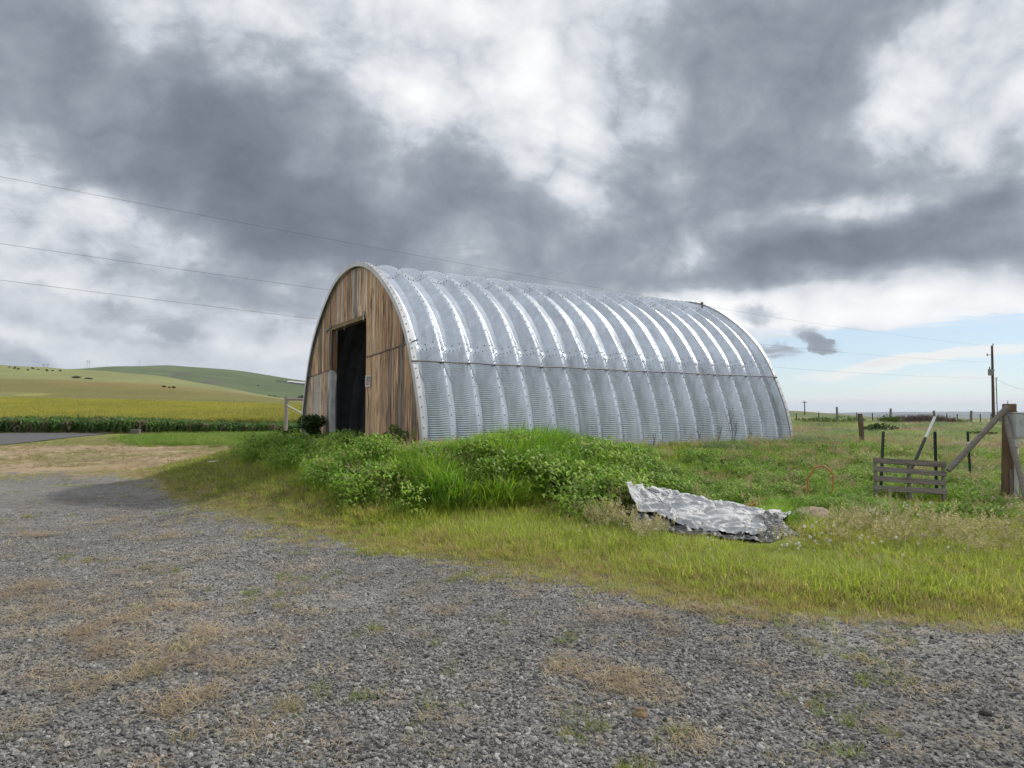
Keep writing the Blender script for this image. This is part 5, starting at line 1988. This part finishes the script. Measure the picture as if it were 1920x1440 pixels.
tint = lerp_c((0.30, 0.40, 0.05), (0.36, 0.38, 0.10), rng.random(len(x)))
t2 = np.where((fbm(x / 2.2, y / 2.2, 3, 93) > .5)[:, None], np.array((0.48, 0.38, 0.25)), np.array((0.50, 0.45, 0.25))) * rng.uniform(.8, 1.15, (len(x), 1))
scatter('seeding_grass', np.stack([x, y, H(x, y) - .02], 1), rots(len(x)), np.stack([sc, sc, sc], 1), rng.integers(0, 4, len(x)), tint, seedC,
        'pale grass gone to seed around the tarp and pallet', 'grass', t2)

# --- rough pasture behind
x, y = polar_pts(60000, 13.0, 58.0, 45, 2)
x2, y2 = polar_pts(26000, 16.0, 60.0, 45)
x, y = np.append(x, x2), np.append(y, y2)
n_a, n_b = fbm(x / 5.0, y / 2.2, 4, 101), fbm(x / 1.6, y / 1.6, 3, 103)
px_, _ = proj(x, y, 0)
keep = (px_ > 1320) & (x > 3.5) & clear_of_things(x, y) & (barn_dist(x, y) > .4) & (rng.random(len(x)) < .95)
x, y, n_a, n_b = x[keep], y[keep], n_a[keep], n_b[keep]
tint = lerp_c((0.34, 0.40, 0.12), (0.25, 0.37, 0.07), n_b * 2 - .5)
tint = np.where((n_a > .59)[:, None], lerp_c((0.37, 0.31, 0.16), (0.38, 0.28, 0.17), n_b), tint)
tint = np.where((n_b > .62)[:, None], np.array((0.19, 0.28, 0.11)), tint) * rng.uniform(.8, 1.2, (len(x), 1))
sc = (.5 + .55 * n_b) * rng.uniform(.75, 1.25, len(x)) * np.interp(y, [13, 30, 58], [.62, .8, 1.0])
scatter('pasture_grass', np.stack([x, y, H(x, y) - .03], 1), rots(len(x)), np.stack([sc * 1.5, sc * 1.5, sc * .85], 1), rng.integers(0, 5, len(x)), tint, lushC,
        'rough pasture grass in green and pinkish drifts right of the barn', 'grass')

# --- greener verge between the dry ground and the crop, and dry grass
x, y = polar_pts(60000, 17.0, 57.0, 46)
px_, py_ = proj(x, y, 0)
n_a = fbm(x / 3.0, y / 3.0, 4, 111)
verge = sstep(px_, 190, 330) * sstep(y, 33, 41) * (px_ < 640)
dryz = sstep(y, 18, 22) * (px_ < 620) * .5 * sstep(n_a, .3, .5)
onroad = (py_ > np.interp(px_, [-300, 0, 110, 200], [814, 811, 811, 812])) & (py_ < np.interp(px_, [-300, 0, 60, 110, 150, 200], [843, 836, 831, 825, 820, 814])) & (px_ < 205)
keep = (x < -4) & (gravel_sd(x, y) < -3) & ~onroad & (rng.random(len(x)) < np.maximum(verge, dryz)) & clear_of_things(x, y) & (barn_dist(x, y) > .6)
x, y, n_a, verge = x[keep], y[keep], n_a[keep], verge[keep]
isv = rng.random(len(x)) < verge * 1.2
tint = np.where(isv[:, None], lerp_c((0.24, 0.34, 0.04), (0.15, 0.28, 0.03), n_a * 2 - .5), lerp_c((0.43, 0.335, 0.215), (0.34, 0.265, 0.13), n_a * 2 - .5)) * rng.uniform(.8, 1.2, (len(x), 1))
tint = np.where((~isv & (fbm(x / 1.7, y / 2.6, 3, 117) > .51))[:, None], np.array((0.27, 0.28, 0.09)), tint)
sc = np.where(isv, rng.uniform(.6, 1.15, len(x)), rng.uniform(.18, .34, len(x)))
scatter('verge_grass', np.stack([x, y, H(x, y) - .03], 1), rots(len(x)), np.stack([sc * 1.3, sc * 1.3, sc], 1), rng.integers(0, 5, len(x)), tint, lushC,
        'dry tan grass and bright green verge left of the barn', 'grass')

# --- the crop: dark leafy edge, yellow heads behind
n = 2600
px_ = rng.uniform(-900, 600, n); y = 58.5 + 7.0 * rng.random(n) ** 1.6
x = (px_ - 960) / F * y
e = sstep(px_, 180, 560)
y = y - 0.0
sc = rng.uniform(.62, .9, n) * (1 - .34 * e)
tint = lerp_c((0.05, 0.12, 0.016), (0.14, 0.27, 0.04), rng.random(n))
tint = np.where((rng.random(n) < .10)[:, None], np.array((0.22, 0.2, 0.09)), tint)
scatter('crop_edge', np.stack([x, y, H(x, y) - .05], 1), rots(n, .08), np.stack([sc, sc, sc], 1), rng.integers(0, 3, n), tint, cropC,
        'dense dark green leafy edge of the crop along the lane', 'crop')
n = 1500
px_ = rng.uniform(-900, 330, n); y = rng.uniform(57.3, 58.8, n); x = (px_ - 960) / F * y
sc = rng.uniform(.35, .8, n)
scatter('dry_verge', np.stack([x, y, H(x, y) - .03], 1), rots(n, .25), np.stack([sc * 1.2, sc * 1.2, sc * .7], 1), rng.integers(0, 5, n),
        lerp_c((0.26, 0.19, 0.09), (0.2, 0.19, 0.05), rng.random(n)), lushC, 'dry brown stalks at the foot of the crop edge', 'grass')
n = 16000
y = 63 * (190 / 63) ** rng.random(n); px_ = rng.uniform(-700, 640, n); x = (px_ - 960) / F * y
tint = lerp_c((0.34, 0.33, 0.075), (0.25, 0.28, 0.065), fbm(x / 9, y / 9, 3, 131) * 2 - .6) * rng.uniform(.8, 1.2, (n, 1))
sc = rng.uniform(1.3, 2.1, n)
keep = y < np.interp(px_, [-700, 0, 300, 577], [190, 190, 172, 118])
x, y, tint, sc = x[keep], y[keep], tint[keep], sc[keep]
scatter('yellow_crop', np.stack([x, y, H(x, y) + .45], 1), rots(len(x), .1), np.stack([sc * 1.8, sc * 1.8, sc * .9], 1), rng.integers(0, 4, len(x)), tint, seedC,
        'yellow flowering crop filling the field behind the dark edge', 'crop', lerp_c((0.47, 0.44, 0.10), (0.36, 0.36, 0.09), fbm(x / 5, y / 12, 3, 133) * 2.4 - .7))

# --- tufts and straw on the gravel
x, y = polar_pts(30000, 2.6, 16.0, 47)
gs = gravel_sd(x, y)
n_a, n_b = fbm(x / .9 + 4, y / .9, 4, 141), fbm(x / .28, y / .28, 2, 143)
px_, py_ = proj(x, y, 0)
leftp = np.exp(-(((px_ - 230) / 300) ** 2 + ((py_ - 1190) / 130) ** 2))
dens = sstep(n_a + .16 * leftp + .10 * np.exp(-gs / 45), .58, .80) * sstep(n_b, .42, .66) * .75 + .14 * leftp + .02
keep = (gs > -6) & (rng.random(len(x)) < dens)
x, y, gs, leftp = x[keep], y[keep], gs[keep], leftp[keep]
n = len(x)
tint = lerp_c((0.52, 0.44, 0.27), (0.42, 0.31, 0.2), rng.random(n)) * rng.uniform(.75, 1.2, (n, 1))
sc = rng.uniform(.45, 1.1, n)
scatter('dry_straw', np.stack([x, y, H(x, y) + .012], 1), rots(n, .05), np.stack([sc, sc, sc], 1), rng.integers(0, 4, n), tint, strawC,
        'dry straw-coloured grass scattered over the gravel', 'straw')
x, y = polar_pts(20000, 2.6, 21.0, 47)
gs = gravel_sd(x, y)
n_a, n_b = fbm(x / .55 + 9, y / .55, 3, 151), fbm(x / .2, y / .2, 2, 153)
keep = (gs > -6) & (rng.random(len(x)) < sstep(n_a + .12 * np.exp(-gs / 50), .56, .70) * sstep(n_b, .46, .64) * .8)
x, y = x[keep], y[keep]; n = len(x)
sc = rng.uniform(.22, .55, n)
tint = lerp_c((0.28, 0.33, 0.06), (0.16, 0.25, 0.04), rng.random(n))
tint = np.where((rng.random(n) < .3)[:, None], np.array((0.40, 0.34, 0.10)), tint)
scatter('gravel_tufts', np.stack([x, y, H(x, y) + .004], 1), rots(n, .1), np.stack([sc, sc, sc], 1), rng.integers(0, 4, n), tint, shortC,
        'small green grass tufts growing through the gravel', 'grass')

# --- loose crushed stone
x, y = polar_pts(250000, 2.3, 14.0, 47)
gs = gravel_sd(x, y)
r_ = np.hypot(x, y)
n_a = fbm(x / 1.2, y / 1.2, 4, 161)
keep = (gs + 40 * (n_a - .5) > -6) & (rng.random(len(x)) < np.interp(r_, [2.3, 8, 14], [1, .9, .5]) * (0.45 + .9 * sstep(n_a, .25, .5)))
x, y, r_ = x[keep], y[keep], r_[keep]
n = len(x)
sc = rng.lognormal(math.log(.0084), .40, n).clip(.004, .024)
gtone = rng.lognormal(math.log(.17), .36, n).clip(.045, .4)[:, None] * np.array([1.0, .975, .945])
gtone = gtone * (.72 + .62 * fbm(x / 1.3, y / 1.0, 4, 261))[:, None]
sc = sc * np.interp(r_, [3, 6.5, 14], [1.2, .82, .8])
scatter('loose_gravel', np.stack([x, y, H(x, y) + sc * .2], 1), rng.uniform(0, 6.28, (n, 3)) * np.array([.14, .14, 1]), np.stack([sc, sc, sc], 1), rng.integers(0, 7, n), gtone, stoneC,
        'loose grey crushed stone covering the yard', 'gravel')

# --- dandelion clocks
bm = bmesh.new(); bmesh.ops.create_icosphere(bm, subdivisions=1, radius=.02)
v = [(p.co.x, p.co.y, p.co.z + .2) for p in bm.verts]; bm.verts.index_update(); f = [[q.index for q in p.verts] for p in bm.faces]; bm.free()
mi = [1] * len(f); b0 = len(v)
v += [(-.002, 0, 0), (.002, 0, 0), (.002, 0, .19), (-.002, 0, .19)]; f.append((b0, b0 + 1, b0 + 2, b0 + 3)); mi.append(0)
dandC = proto_col('dandelions', [proto('dandelion_0', v, f, [M_BLADE, M_SEED], mi)])
cl = [(1350, 1030, 60, 10), (1480, 1035, 70, 14), (1560, 1035, 70, 12), (1640, 1000, 90, 24), (1700, 985, 110, 22), (1800, 1000, 120, 26), (1870, 985, 80, 18), (1720, 1040, 200, 12), (1180, 1010, 120, 4)]
xy = []
for (px, py, sp, n) in cl:
    for _ in range(int(n * 1.6)):
        q = gp(px + rng.normal(0, sp * .5), py + rng.normal(0, 12)); xy.append((q.x, q.y))
xy = np.array(xy); keep = clear_of_things(xy[:, 0], xy[:, 1]) & (gravel_sd(xy[:, 0], xy[:, 1]) < -15); xy = xy[keep]
n = len(xy); sc = rng.uniform(.45, .95, n)
scatter('dandelion_clocks', np.stack([xy[:, 0], xy[:, 1], H(xy[:, 0], xy[:, 1])], 1), rots(n, .15), np.stack([sc, sc, sc * rng.uniform(.8, 1.5, n)], 1), np.zeros(n), np.tile((0.25, 0.3, 0.08), (n, 1)), dandC,
        'white dandelion clocks dotted through the grass right of the tarp', 'dandelions', np.tile((0.72, 0.70, 0.66), (n, 1)) * rng.uniform(.75, 1.1, (n, 1)))


# ------------------------------------------------------------------ air
hz_o = MB().box(-13500, 13500, -300, 13500, -40, 190).build('haze', None)
hm = bpy.data.materials.new('haze_air')
hm.use_nodes = True
hm.node_tree.nodes.clear()
ht = NT(hm.node_tree)
pv = ht.n('ShaderNodeVolumePrincipled', {'Color': (0.62, 0.74, 0.92, 1), 'Density': 6.5e-5, 'Anisotropy': 0.2})
ht.n('ShaderNodeOutputMaterial', {'Volume': pv.outputs[0]})
hz_o.data.materials.append(hm)
tag(hz_o, 'thin blue haze over the distant land', 'haze', None, 'stuff')
